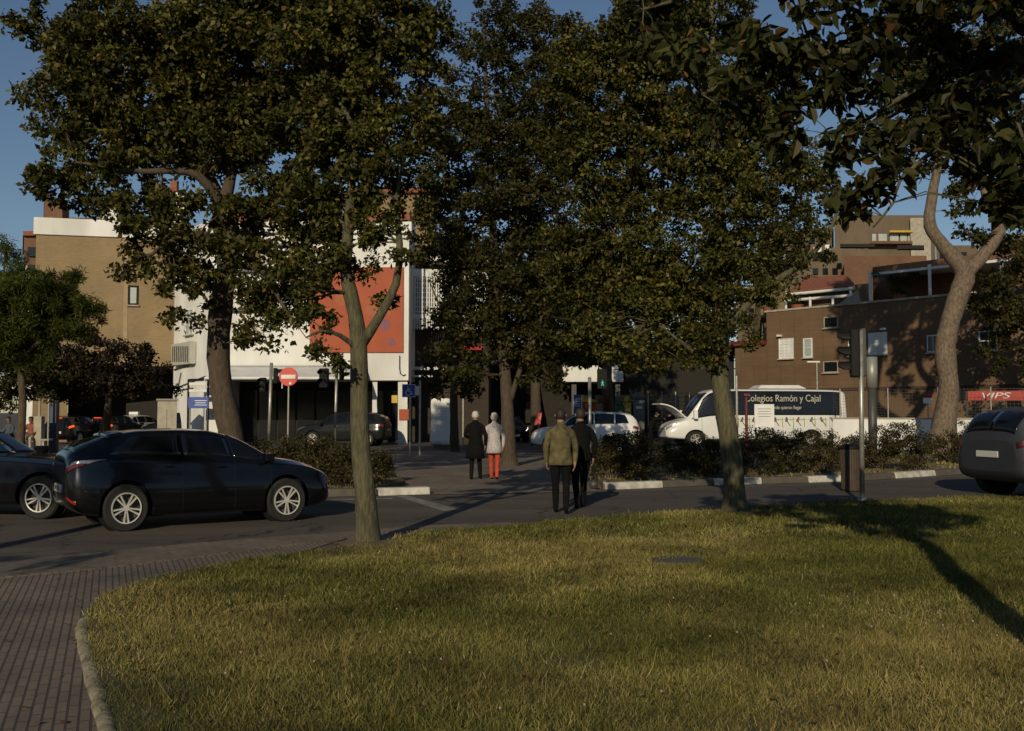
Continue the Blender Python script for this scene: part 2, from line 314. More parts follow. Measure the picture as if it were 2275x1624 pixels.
def lawn_z(x, y, d): return .03 + .03 * (1 - np.exp(-d / .6)) + .012 * np.sin(x * 1.7 + y * .6) * np.minimum(d, 1) + .008 * np.sin(x * 3.1 - y * 2.3) * np.minimum(d, 1)
o = MB().prism(LAWN, .001, .03).build('lawn', M['soil']); tag(o, kind='structure')
rng = np.random.default_rng(5)
def blades(n, xr, yr, hmin, hmax, wid):
    x = rng.uniform(*xr, n); y = rng.uniform(*yr, n)
    k = inside(x, y, LP) & (np.abs(x) < y * .56 + .6); x, y = x[k], y[k]; d = edist(x, y, LP); z = lawn_z(x, y, d) - .02
    n = len(x)
    # clumpiness
    cl = .5 + .5 * np.sin(x * 5.1 + 2 * np.sin(y * 3.3)) * np.sin(y * 6.3 + 2 * np.sin(x * 2.1)); cl = .55 + .75 * cl * rng.random(n)
    h = rng.uniform(hmin, hmax, n) * cl; a = rng.uniform(0, 2 * np.pi, n); le = rng.uniform(0.2, 1.7, n) * h; h = h * rng.choice([1, 1, 1, 1.5], n); la = rng.uniform(0, 2 * np.pi, n)
    dx, dy = np.cos(a) * wid, np.sin(a) * wid; lx, ly = np.cos(la) * le, np.sin(la) * le
    V = np.zeros((n, 4, 3)); V[:, 0] = np.stack([x - dx, y - dy, z], 1); V[:, 1] = np.stack([x + dx, y + dy, z], 1)
    V[:, 2] = np.stack([x + lx + dx * .25, y + ly + dy * .25, z + h], 1); V[:, 3] = np.stack([x + lx - dx * .25, y + ly - dy * .25, z + h], 1)
    return V
def tufts(n, xr, yr, hh, wid, per):
    x = rng.uniform(*xr, n); y = rng.uniform(*yr, n); k = inside(x, y, LP) & (np.abs(x) < y * .56 + .6); x, y = np.repeat(x[k], per), np.repeat(y[k], per); x = x + rng.normal(0, .022, len(x)); y = y + rng.normal(0, .022, len(y)); d = edist(x, y, LP); z = lawn_z(x, y, d) - .02; n = len(x)
    h = hh * rng.uniform(.4, 1.2, n); a = rng.uniform(0, 6.28, n); la = rng.uniform(0, 6.28, n); le = h * rng.uniform(.1, .9, n); V = np.zeros((n, 4, 3)); dx, dy = np.cos(a) * wid, np.sin(a) * wid; lx, ly = np.cos(la) * le, np.sin(la) * le
    for i, (sg, f, zz) in enumerate([(-1, 0, 0), (1, 0, 0), (.3, 1, 1), (-.3, 1, 1)]): V[:, i] = np.stack([x + dx * sg + lx * f, y + dy * sg + ly * f, z + h * zz], 1)
    return V
V = np.concatenate([tufts(900, (-4, 5), (4.2, 9), .055, .0035, 26), tufts(1100, (-6, 10), (9, 19), .075, .006, 20), tufts(24, (-2, 4), (4.3, 7), .15, .003, 9), blades(260000, (-4, 5), (4.2, 8), .012, .05, .0026), blades(260000, (-6, 8), (8, 13), .016, .055, .0045), blades(110000, (-4, 11), (13, 19.5), .025, .07, .008)])
# patches of drier and greener turf: three blade colours chosen by where they grow
cx_, cy_ = V[:, 0, 0], V[:, 0, 1]
f = .5 * np.sin(cx_ * 1.9 + cy_ * .8) * np.sin(cy_ * 1.6) + np.sin(cx_ * .9 + 1.3 * np.sin(cy_ * .7)) + np.sin(cy_ * 1.1 + 1.7 * np.sin(cx_ * .6 + 1)) + .8 * np.sin(cx_ * 2.7 - cy_ * 1.9) * np.sin(cy_ * 2.3 + cx_) + rng.normal(0, .8, len(cx_)) - .2 * (cx_ - 1)
M['grass_dry'] = leaf_mat('dry grass blades', [(0, (0.1264, 0.1129, 0.0270)), (.4, (0.2527, 0.2155, 0.0648)), (.8, (0.3694, 0.2975, 0.1080)), (1, (0.4860, 0.3694, 0.1620))], trans=.25, rough=.7, spec=.15)
M['grass_green'] = leaf_mat('green grass blades', [(0, (0.0601, 0.0738, 0.0134)), (.5, (0.1201, 0.1267, 0.0269)), (.9, (0.1922, 0.1742, 0.0443)), (1, (0.3363, 0.2532, 0.0806))], trans=.3, rough=.6, spec=.2)
tag(quads('grass', V[(f > -.5) & (f < .75)], M['grass']), 'olive lawn grass in the foreground', 'grass', kind='stuff')
tag(quads('dry_grass', V[f >= .75], M['grass_dry']), 'yellowed dry turf patches in the lawn', 'grass', kind='stuff')
tag(quads('green_grass', V[f <= -.5], M['grass_green']), 'greener turf patches in the lawn', 'grass', kind='stuff')
# clover flowers and fallen leaves lying in the grass
n = 60; x = rng.uniform(-2, 5, n); y = rng.uniform(4.4, 9, n); k = inside(x, y, LP); x, y = x[k], y[k]; z = lawn_z(x, y, edist(x, y, LP)) + .035
V = np.zeros((len(x), 4, 3))
for i, (a, b) in enumerate([(-1, -1), (1, -1), (1, 1), (-1, 1)]): V[:, i] = np.stack([x + a * .005, y + .003 * b, z + b * .005], 1)
tag(quads('clover_flowers', V, mat('clover pink', (.3, .15, .2), .8, (.35, .28, .26), 3)), 'tiny pink clover flowers scattered in the grass', 'flowers', kind='stuff')
n = 420; x = rng.uniform(-6, 6, n); y = rng.uniform(4.4, 16, n); k = edist(x, y, LP) < 5; x, y = x[k], y[k]; z = np.where(inside(x, y, LP), .07, .022); a = rng.uniform(0, 6.28, len(x)); s = rng.uniform(.015, .035, len(x))
V = np.zeros((len(x), 4, 3))
for i, (u, v) in enumerate([(-1, 0), (0, -.6), (1, 0), (0, .6)]): V[:, i] = np.stack([x + s * (u * np.cos(a) - v * np.sin(a)), y + s * (u * np.sin(a) + v * np.cos(a)), z + rng.uniform(0, .012, len(x))], 1)
tag(quads('fallen_leaves', V, leaf_mat('dead leaves', [(0, (.1, .05, .02)), (.6, (.2, .11, .04)), (1, (.32, .22, .08))])), 'small brown fallen leaves on lawn and paving', 'leaves', kind='stuff')
# rough stones edging the lawn beside the ribbed paving
rr = random.Random(3)
kl = [Vector((-1.42, 1, 0)), Vector((-1.78, 3.2, 0)), G(258, 1680), G(240, 1624), G(222, 1560), G(205, 1500), G(190, 1440), G(183, 1400), G(192, 1372)]
mb = MB(); ring = []; kr = []
for a, b in zip(kl, kl[1:]):
    n = max(2, int((b - a).length / .11))
    for i in range(n):
        ring.append(a + (b - a) * (i / n) + Vector((rr.uniform(-.006, .006), 0, rr.uniform(-.003, .003) - .02))); kr.append(.062 * rr.uniform(.975, 1.03))
mb.tube(ring, kr, 14, jit=.03, rnd=rr)
tag(mb.build('lawn_kerb', M['kerb_stone'], smooth=True), kind='structure')
# inspection cover sunk in the lawn
c = G(1505, 1257); t = thing('inspection_cover', c, 'flat grey inspection cover sunk in the lawn', 'cover')
MB().lathe((0, 0, .0), [(.27, .03), (.28, .068), (.28, .071), (.25, .071), (.25, .068), (.02, .068)], 24).build('lid', mat('cover iron', (.085, .082, .066), .9), t)
# ------------------------------------------------------------------ buildings
class Wall:
    def __init__(s, A, B):
        s.a = Vector((A.x, A.y, 0)); s.b = Vector((B.x, B.y, 0)); s.u = (s.b - s.a).normalized(); s.n = Vector((s.u.y, -s.u.x, 0))
        if s.n.dot(-s.a) < 0: s.n = -s.n
        s.L = (s.b - s.a).length
    def hit(s, px, py):
        d = ray(px, py); o = Vector((0, 0, EYE)); t = (s.a - o).dot(s.n) / d.dot(s.n); p = o + d * t
        return (p - s.a).dot(s.u), p.z
    def box(s, mb, s0, s1, z0, z1, d0, d1):
        q = [s.a + s.u * s0 + s.n * d0, s.a + s.u * s1 + s.n * d0, s.a + s.u * s1 + s.n * d1, s.a + s.u * s0 + s.n * d1]
        mb.prism(q, z0, z1)
    def px(s, mb, x0, y0, x1, y1, d0, d1):
        s0, z1 = s.hit(x0, y0); s1, z0 = s.hit(x1, y1); s.box(mb, s0, s1, z0, z1, d0, d1)
    def window(s, parent, x0, y0, x1, y1, pane, frame=M['white'], fw=.06, mull=0, trans=0, sill=True, name='window', rec=.0):
        s0, z1 = s.hit(x0, y0); s1, z0 = s.hit(x1, y1); o = parent.location
        f = MB(o); D = .06
        for a in ((s0, s0 + fw, z0, z1), (s1 - fw, s1, z0, z1), (s0 + fw, s1 - fw, z1 - fw, z1), (s0 + fw, s1 - fw, z0, z0 + fw)): s.box(f, *a, .005, D)
        for i in range(mull): c = s0 + (s1 - s0) * (i + 1) / (mull + 1); s.box(f, c - .02, c + .02, z0 + fw, z1 - fw, .02, D - .01)
        for i in range(trans): c = z0 + (z1 - z0) * (i + 1) / (trans + 1); s.box(f, s0 + fw, s1 - fw, c - .02, c + .02, .02, D - .013)
        w_ = f.build(name, frame, parent); p = MB(o); s.box(p, s0 + fw, s1 - fw, z0 + fw, z1 - fw, .008, .025); p.build('pane', pane, w_)
        if sill: q = MB(o); s.box(q, s0 - .06, s1 + .06, z0 - .07, z0 - .004, .01, .16); q.build('sill', M['stone'], w_)
        return w_
def XY(px, Y): p = P(px, 900, Y); return Vector((p.x, p.y, 0))
def zat(py, Y): return P(CX, py, Y).z
def back(a, d): return Vector((a.x, a.y + d, 0))

# --- tan and white building on the left
B = thing('apartment_building', XY(460, 60), 'white rendered and tan brick building with an orange banner, on the left', 'building'); O = B.location
A_, B_, C_, D_ = XY(72, 55.3), XY(384, 57), XY(460, 52), XY(907, 52)
zt = 11.6
mb = MB(O).prism([A_, XY(150, 55.7), XY(150, 75), XY(72, 75)], 0, zt); mb.prism([XY(150.05, 55.7), B_, XY(384, 75), XY(150.05, 75)], zat(812, 56), zt); mb.build('brick_wall', M['tan'], B)
WT = Wall(A_, B_)
MB(O).prism([XY(151, 61), XY(384, 61), XY(384, 74), XY(151, 74)], 0, zat(812, 56) - .01).build('painted_shade_wall', M['dark_wall'], B)  # near-black colour paints the shade inside an assumed ground-floor recess
mb = MB(O); WT.box(mb, -.12, WT.L + .1, zt + .002, zt + .95, -3, .12); mb.build('fascia', M['white_wall'], B)
mb = MB(O)
s0 = WT.hit(290, 600)[0]; WT.box(mb, s0 - .35, s0 - .12, 3.4, zt - .01, -.01, .025); mb.build('drain_channel', mat('pale render', (.36, .27, .155), .85), B)
WT.window(B, 285, 634, 307, 678, M['blind'], frame=M['black'], fw=.1)
zw = 11.05
mb = MB(O); z0 = zat(845, 52)
mb.prism([B_ + Vector((.01, 0, 0)), C_, C_ + Vector((1.0, .01, 0)), back(C_, 20)], 0, zw); mb.prism([C_ + Vector((1.01, 0, 0)), D_, back(D_, 22), back(C_, 22) + Vector((1.01, 0, 0))], z0, zw); mb.build('white_wall', M['white_wall'], B)
WF, WS = Wall(C_, D_), Wall(B_, C_)
mb = MB(O); WF.box(mb, -.1, WF.L + .15, zw + .002, zw + .62, -2, .25); WS.box(mb, 0, WS.L + .1, zw + .004, zw + .61, -.5, .25); mb.build('parapet', M['white_wall'], B)
mb = MB(O); WF.box(mb, 0, WF.L, zw + .63, zw + 1.2, -3, -.4); mb.hexa([tuple(p) for p in [XY(80, 57) + Vector((0, 0, 12.6)), XY(384, 58.5) + Vector((0, 0, 12.6)), XY(384, 66) + Vector((0, 0, 12.6)), XY(80, 66) + Vector((0, 0, 12.6))]], [tuple(p) for p in [XY(100, 60) + Vector((0, 0, 13.5)), XY(380, 61) + Vector((0, 0, 13.5)), XY(380, 64) + Vector((0, 0, 13.5)), XY(100, 64) + Vector((0, 0, 13.5))]]); mb.build('tiled_roof', M['tile'], B)
c = MB(O); c.box(XY(388, 58) + Vector((0, 0, 13)), (1, .8, 3)); ch = c.split('chimney', M['white_wall'], B)[0]; c = MB(O); c.box(XY(380, 58) + Vector((-.0, 0, 14.85)), (.38, .38, .7)); c.box(XY(398, 58) + Vector((0, 0, 14.6)), (.3, .3, .2)); c.split('chimney_pot', M['tile'], ch)
c = MB(O); c.box(XY(116, 58) + Vector((0, 0, 13)), (1.1, .9, 1.9)); c.box(XY(260, 58) + Vector((0, 0, 13.1)), (.8, .8, 2)); c.split('chimney', M['redbrick'], B)
c = MB(O); c.box(XY(244, 57) + Vector((0, 0, 13.3)), (.6, .5, 1.4)); c.box(XY(235, 57) + Vector((0, 0, 12.9)), (.8, .4, .3)); c.split('vent', M['white_wall'], B)
# shop front under the white wall, its shade painted as a near-black back
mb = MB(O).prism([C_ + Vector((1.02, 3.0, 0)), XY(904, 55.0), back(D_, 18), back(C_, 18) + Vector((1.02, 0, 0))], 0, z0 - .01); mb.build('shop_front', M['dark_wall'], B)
mb = MB(O)
for i in range(9):
    x = C_.x + 1.4 + i * 1.05; mb.box((x, C_.y + 2.95, 1.5), (.92, .04, 2.7))
mb.split('shop_window', M['dark_glass'], B)
mb = MB(O)
for a, b in ((884, 905), (827, 838)): mb.prism([XY(a, 52.2), XY(b, 52.2), XY(b, 52.7), XY(a, 52.7)], 0, z0 - .005)
mb.split('pillar', M['white_wall'], B)
mb = MB(O); s0, z1 = WF.hit(887, 909); s1, z2 = WF.hit(904, 933); WF.box(mb, s0 - .02, s1 + .08, z2, z1, -.16, -.12); mb.build('shop_poster', M['orange'], B)
mb = MB(O); WF.px(mb, 869, 878, 882, 895, -.25, -.2); mb.build('shop_poster', M['yellow'], B)
mb = MB(O); WF.px(mb, 690, 594, 896, 783, .02, .1); bn = mb.build('banner', M['orange'], B)
mb = MB(O)
for x, y, r in ((853, 722, 13), (870, 760, 9)): s_, z_ = WF.hit(x, y); c_ = WF.a + WF.u * s_ + WF.n * .10; mb.lathe((c_.x, c_.y, z_), [(r / F * 52, -.008), (r / F * 52, 0)], 20, 'Y')
mb.split('banner_disc', mat('violet', (.17, .08, .15), .7, (.32, .075, .04), 3), bn)
mb = MB(O)
for x, y, r in ((826, 690, 14), (858, 690, 12), (760, 665, 15)): s_, z_ = WF.hit(x, y); c_ = WF.a + WF.u * s_ + WF.n * .10; mb.lathe((c_.x, c_.y, z_), [(r / F * 52, -.008), (r / F * 52, 0)], 20, 'Y')
mb.split('banner_disc', mat('gold', (.33, .12, .04), .7, (.37, .085, .03), 3), bn)
for x0, y0, x1, y1 in ((545, 555, 572, 595), (610, 555, 640, 595), (560, 622, 600, 672), (625, 622, 662, 672), (480, 560, 505, 600), (730, 540, 765, 580)): WF.window(B, x0, y0, x1, y1, M['dark_glass'], mull=1)
for x0, y0, x1, y1 in ((414, 690, 430, 742),): WS.window(B, x0, y0, x1, y1, M['blind'], mull=1)
mb = MB(O)
for y in (545, 603, 690): s_, z_ = WF.hit(560, y); WF.box(mb, .3, 5.3, z_ - .05, z_ + .05, .01, .3)
mb.split('balcony_edge', M['grey_dark'], B)
mb = MB(O); s_, z_ = WF.hit(888, 790)
pp = [WF.a + WF.u * s_ + WF.n * .08 + Vector((x, 0, z)) for x, z in ((0, z_ - 0), (0, z_ - .7), (.05, z_ - .95), (.2, z_ - 1.05), (.32, z_ - .98))]
mb.tube(pp, .025, 6); pp = [Vector((D_.x + .12, D_.y - .06, z)) for z in (.2, zw)]; mb.tube(pp, .05, 8); mb.split('drainpipe', M['grey_dark'], B)
# air conditioning unit and cables on the side strip
mb = MB(O); WS.px(mb, 394, 766, 436, 808, .02, .34); ac = mb.build('air_conditioner', mat('weathered white', (.5, .48, .42), .6), B, bevel=.02)
mb = MB(O)
for i in range(9): WS.px(mb, 397 + i * 4.2, 770, 398.2 + i * 4.2, 804, .345, .36)
mb.build('grille', M['grey_dark'], ac)
mb = MB(O)
for a, b in (((388, 822), (420, 812)), ((388, 905), (404, 828)), ((398, 860), (458, 836)), ((392, 868), (430, 862))):
    p = [WS.hit(*a), WS.hit(*b)]; mb.tube([WS.a + WS.u * q[0] + WS.n * .05 + Vector((0, 0, q[1])) for q in p], .03, 6)
mb.split('cable', M['grey_dark'], B)
# awning
mb = MB(O); s0, zt_ = WF.hit(485, 806); s1, zb_ = WF.hit(822, 840)
a = WF.a + WF.u * s0; b = WF.a + WF.u * (s1 - .2); n = WF.n; n1 = 22; n2 = 6; vs = []; fs = []
for i in range(n1 + 1):
    for j in range(n2 + 1):
        u, v = i / n1, j / n2; p = a + (b - a) * u + n * (.12 + 2.1 * v); sag = .06 * math.sin(v * math.pi) * (1 + math.sin(i * 1.9) * .6)
        vs.append(p + Vector((0, 0, zt_ - .15 - (zt_ - zb_) * v * .92 - sag)))
fs = [(i * (n2 + 1) + j, (i + 1) * (n2 + 1) + j, (i + 1) * (n2 + 1) + j + 1, i * (n2 + 1) + j + 1) for i in range(n1) for j in range(n2)]
mb.add(vs, fs); aw = mb.build('awning', mat('awning cloth', (.62, .62, .6), .8, (.5, .5, .5), 1.2), B, smooth=True); so = aw.modifiers.new('thick', 'SOLIDIFY'); so.thickness = .03
mb = MB(O); q0, q1 = a + n * 2.25, b + n * 2.25; mb.tube([q0 + Vector((0, 0, zb_ - .08)), q1 + Vector((0, 0, zb_ - .08))], .075, 10)
for i in (0, .5, 1): q = q0 + (q1 - q0) * i; mb.tube([q + Vector((0, 0, zb_ - .1)), q + Vector((0, 0, zb_ - .6))], .03, 6)
mb.build('awning_roller', M['white'], aw)
# lattice balconies to the right of the white wall
E0, E1 = XY(908, 54), XY(1084, 55); WL = Wall(E0, E1)
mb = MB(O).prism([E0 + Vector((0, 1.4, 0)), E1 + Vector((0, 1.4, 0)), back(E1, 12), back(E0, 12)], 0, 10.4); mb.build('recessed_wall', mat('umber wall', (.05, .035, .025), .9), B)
mb = MB(O)
for y0, y1 in ((560, 580), (598, 615), (698, 709)):
    s_, z1 = WL.hit(950, y0); _, z2 = WL.hit(950, y1); WL.box(mb, 0, WL.L, z2, z1, -1.39, .05)
mb.split('balcony_slab', M['white_wall'], B)
for y0, y1, n_ in ((615, 697, 34), (709, 732, 34)):
    mb = MB(O); s_, z1 = WL.hit(950, y0); _, z2 = WL.hit(950, y1)
    for i in range(n_): s_ = .06 + (WL.L - .1) * i / (n_ - 1); WL.box(mb, s_ - .035, s_ + .035, z2 + .005, z1 - .005, -.05, .03)
    for z in np.arange(z2 + .1, z1, .26): WL.box(mb, 0, WL.L, z, z + .05, -.09, -.055)
    mb.build('balcony_lattice', M['white_wall'], B)
mb = MB(O); WL.px(mb, 910, 815, 985, 822, -1.3, .2); WL.px(mb, 910, 834, 960, 838, -1.3, .4); mb.split('canopy', M['white'], B)
mb = MB(O); WL.px(mb, 1030, 768, 1072, 778, -1.3, .2); mb.build('shop_sign', M['red'], B)
# set-back top storey
mb = MB(O).prism([XY(785, 58), XY(965, 58), XY(965, 66), XY(785, 66)], 11.4, zat(430, 58)); mb.build('upper_wall', M['tan'], B)
mb = MB(O).prism([XY(780, 57.7), XY(970, 57.7), XY(970, 66), XY(780, 66)], zat(430, 58) + .01, zat(418, 58)); mb.build('roof_edge', M['tile'], B)
# small distant house, far left
H = thing('far_house', XY(60, 85), 'small distant house with a red roof edge left of the tan wall', 'house'); O = H.location
MB(O).prism([XY(45, 85), XY(90, 85), XY(90, 95), XY(45, 95)], zat(588, 85), zat(525, 85)).build('upper_wall', M['redbrick'], H)
MB(O).prism([XY(49, 85.1), XY(90, 85.1), XY(90, 95), XY(49, 95)], 0, zat(588, 85) - .01).build('lower_wall', M['white_wall'], H)
MB(O).prism([XY(42, 84.6), XY(92, 84.6), XY(92, 95), XY(42, 95)], zat(525, 85) + .01, zat(515, 85)).build('roof', M['tile'], H)
mb = MB(O)
for z in (560, 600): mb.box(XY(70, 84.8) + Vector((0, 0, zat(z, 85))), (1.2, .1, .8))
mb.split('window', M['dark_glass'], H)

# --- brown brick building on the right
TD = (XY(2100, 53.3) - XY(1705, 62)); B0 = XY(1705, 62); WA = B0 - TD * .215; WB = B0 + TD * 2.3
B = thing('brick_building', B0, 'two-storey brown brick building behind the white minibus', 'building'); O = B.location; zt = 7.88
n_in = Vector((TD.y, -TD.x, 0)).normalized(); n_in = n_in if n_in.y > 0 else -n_in
wl = zat(768, 63)
mb = MB(O).prism([B0, WB, WB + n_in * 14, B0 + n_in * 14], 0, zt); mb.prism([WA, B0 - TD * .0005, B0 + n_in * 13.9 - TD * .0005, WA + n_in * 13.9], 0, wl); mb.build('wall', M['brown'], B)
WR = Wall(B0, WB)
mb = MB(O); WR.box(mb, -.1, WR.L, zt + .002, zt + .12, -.4, .06); mb.build('coping', M['stone'], B)
mb = MB(O); s_, z_ = WR.hit(1850, 865); WR.box(mb, -4, WR.L, z_ - .08, z_ + .08, .002, .07); mb.build('string_course', mat('dark course', (.07, .04, .03), .9), B)
for x0, y0, x1, y1 in ((1731, 753, 1764, 796), (1930, 740, 1972, 787)): WR.window(B, x0, y0, x1, y1, M['white'], mull=2, trans=6, fw=.05, name='shuttered_window')
for x0, y0, x1, y1 in ((1785, 752, 1806, 794), (1885, 748, 1905, 790)): WR.window(B, x0, y0, x1, y1, M['blind'], trans=1, fw=.08)
for x0, y0, x1, y1 in ((1831, 705, 1863, 727), (1830, 803, 1863, 827)): WR.window(B, x0, y0, x1, y1, M['dark_glass'], frame=M['stone'], fw=.05)
WR.window(B, 2175, 736, 2218, 778, M['dark_glass'], mull=1, trans=1)
WR.window(B, 2060, 745, 2088, 782, M['dark_glass'], mull=1)
mb = MB(O)
for x, y in ((1734, 746), (1964, 731)): s_, z_ = WR.hit(x, y); WR.box(mb, s_ - .12, s_ + .12, z_ - .06, z_ + .06, .01, .25)
mb.split('wall_lamp', M['white'], B)
mb = MB(O); WR.box(mb, -4.2, -.02, wl + .003, wl + .3, -1, .25); mb.build('red_roof_edge', M['red_dark'], B)
# roof terrace: pergolas, sloped parapet, planters
def on(px, py, back_): # point behind the wall plane by back_ metres
    q = XY(px, 58); d = ray(px, py); a = WR.a - WR.n * back_; o_ = Vector((0, 0, EYE)); t = (a - o_).dot(WR.n) / d.dot(WR.n); return o_ + d * t
mb = MB(O)
for x, y0 in ((1933, 602), (2065, 588), (2225, 575)): p = on(x, y0, .4); mb.tube([Vector((p.x, p.y, zt)), p], .09, 8)
mb.split('pergola_post', M['white'], B)
a, b, c, d = on(1935, 612, .4), on(2275, 576, .4), on(2275, 592, 3.4), on(1965, 618, 3.4)
mb = MB(O); mb.hexa([a, b, c, d], [p + Vector((0, 0, .14)) for p in (a, b, c, d)]); mb.build('pergola_roof', M['white'], B)
a, b, c, d = on(1940, 690, 3.5), on(2280, 690, 3.5), on(2280, 690, 5), on(1940, 690, 5)
mb = MB(O).prism([a, b, c, d], zt - .02, zt + 2.6); mb.build('terrace_wall', M['redbrick'], B)
mb = MB(O)
for x in (1746, 1800, 1850, 1890): p = on(x, 660 if x < 1860 else 645, 1.0); mb.tube([Vector((p.x, p.y, zt)), p], .08, 8)
for y0, y1, bk in ((655, 640, 1.0), (668, 656, 1.0), (650, 636, 2.4)): mb.tube([on(1744, y0, bk), on(1898, y1, bk)], .09, 8)
mb.build('veranda_frame', M['white'], B)
a, b, c, d = on(1746, 652, 1.0), on(1898, 634, 1.0), on(1880, 614, 4), on(1800, 620, 4)
mb = MB(O).hexa([a, b, c, d], [p + Vector((0, 0, .1)) for p in (a, b, c, d)]); mb.build('veranda_roof', M['tile'], B)
mb = MB(O); a, b, c = on(1850, 686, .8), on(1912, 678, .8), on(1906, 644, .8); n = WR.n * .25
mb.hexa([a, b, c], [a - n, b - n, c - n]); mb.build('stair_parapet', M['stone'], B)
mb = MB(O).prism([on(1690, 690, 2.5), on(1935, 690, 2.5), on(1935, 690, 6), on(1690, 690, 6)], zt - .02, zt + 1.5); mb.build('terrace_wall', M['tan'], B)
# low wing in the middle, facade shade painted near-black, with a red edge
B = thing('low_building', XY(1480, 66), 'low dark building with a thin red roof edge behind the middle trees', 'building'); O = B.location
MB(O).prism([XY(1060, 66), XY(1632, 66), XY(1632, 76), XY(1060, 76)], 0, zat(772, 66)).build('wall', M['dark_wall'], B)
MB(O).prism([XY(1060, 65.4), XY(1640, 65.4), XY(1640, 76), XY(1060, 76)], zat(771, 66), zat(763, 66)).build('red_roof_edge', M['red_dark'], B)
MB(O).prism([XY(1250, 62.5), XY(1385, 62.5), XY(1385, 65.9), XY(1250, 65.9)], zat(848, 62.5), zat(812, 62.5)).build('white_canopy', M['white_wall'], B)
mb = MB(O)
for i in range(7): mb.box(XY(1290 + i * 50, 65.95) + Vector((0, 0, 1.6)), (1.1, .06, 2.4))
mb.split('window', M['dark_glass'], B)
mb = MB(O); mb.box(XY(1275, 62.7) + Vector((0, 0, 1.7)), (.3, .3, 3.4)); mb.box(XY(1372, 62.7) + Vector((0, 0, 1.7)), (.3, .3, 3.4)); mb.split('pillar', M['grey_dark'], B)
# stepped apartment block far behind on the right
B = thing('apartment_block', XY(1950, 95), 'tall stepped brown apartment block rising behind the brick building', 'building'); O = B.location
def blk(x0, x1, y, Y, name='wall', m='tan2'): MB(O).prism([XY(x0, Y), XY(x1, Y), XY(x1, Y + 14), XY(x0, Y + 14)], 0, zat(y, Y)).build(name, M[m], B)
M['tan2'] = brick_mat('weathered tan brick', (.17, .125, .078), (.15, .11, .07), (.12, .09, .06), .25, .07, .008, swizzle=True, dirt=.3)
blk(1860, 2085, 478, 96); blk(1690, 1858, 512, 99); blk(2087, 2180, 545, 97); blk(2182, 2420, 520, 101); blk(1880, 2065, 568, 91, m='redbrick'); blk(1700, 1800, 600, 93); blk(1800, 1875, 550, 94); blk(1640, 1690, 640, 98); blk(2030, 2075, 484, 95.4, 'lift_tower', 'stone')
mb = MB(O)
for x in range(1868, 2080, 12): pass
mb.prism([XY(1938, 95), XY(2034, 95), XY(2034, 95.9), XY(1938, 95.9)], zat(541, 95), zat(535, 95)); mb.build('balcony', M['redbrick'], B)
mb = MB(O)
for x0, x1 in ((1944, 1953), (1958, 1977), (1984, 2003), (2007, 2022), (2024, 2032)): mb.prism([XY(x0, 95.85), XY(x1, 95.85), XY(x1, 95.95), XY(x0, 95.95)], zat(533, 95), zat(516, 95))
mb.split('window', M['blind'], B)
mb = MB(O)
for (x0, x1, y0, y1, Yd, step) in ((1700, 1850, 528, 620, 98.9, 26), (2095, 2170, 560, 640, 96.9, 24), (2192, 2270, 536, 640, 100.9, 24), (1810, 1870, 566, 640, 93.9, 22), (1646, 1686, 655, 700, 97.9, 20)):
    for yy in range(y0, y1, 30):
        for xx in range(x0, x1 - 10, step): mb.prism([XY(xx, Yd - .06), XY(xx + 12, Yd - .06), XY(xx + 12, Yd + .04), XY(xx, Yd + .04)], zat(yy + 13, Yd), zat(yy, Yd))
mb.split('window', M['dark_glass'], B)
for (x0, x1, yy, Yd) in ((1696, 1852, 556, 98.2), (1696, 1852, 586, 98.2), (2188, 2300, 562, 100.2), (2188, 2300, 592, 100.2)): MB(O).prism([XY(x0, Yd), XY(x1, Yd), XY(x1, Yd + .78), XY(x0, Yd + .78)], zat(yy, Yd), zat(yy - 9, Yd)).build('balcony', M['redbrick'], B)
mb = MB(O).prism([XY(1984, 95.2), XY(2035, 95.2), XY(2035, 95.8), XY(1984, 95.8)], zat(515, 95), zat(511, 95)); mb.split('yellow_awning', M['yellow'], B)
mb = MB(O)
for x0, x1, y0, y1 in ((1906, 1912, 549, 556), (1916, 1926, 549, 556), (1812, 1830, 546, 556), (1838, 1850, 540, 556), (1740, 1750, 560, 575), (1770, 1780, 585, 596)): mb.prism([XY(x0, 90.8 if x0 > 1880 else 92.9), XY(x1, 90.8 if x0 > 1880 else 92.9), XY(x1, 91.2 if x0 > 1880 else 93.2), XY(x0, 91.2 if x0 > 1880 else 93.2)], zat(y1, 92), zat(y0, 92))
mb.split('window', M['white'], B)
mb = MB(O).prism([XY(1872, 90.2), XY(1950, 90.2), XY(1950, 91), XY(1872, 91)], zat(552, 91), zat(545, 91)); mb.prism([XY(2000, 90.2), XY(2060, 90.2), XY(2060, 91), XY(2000, 91)], zat(556, 91), zat(548, 91)); mb.split('cornice', M['dark_wall'], B)

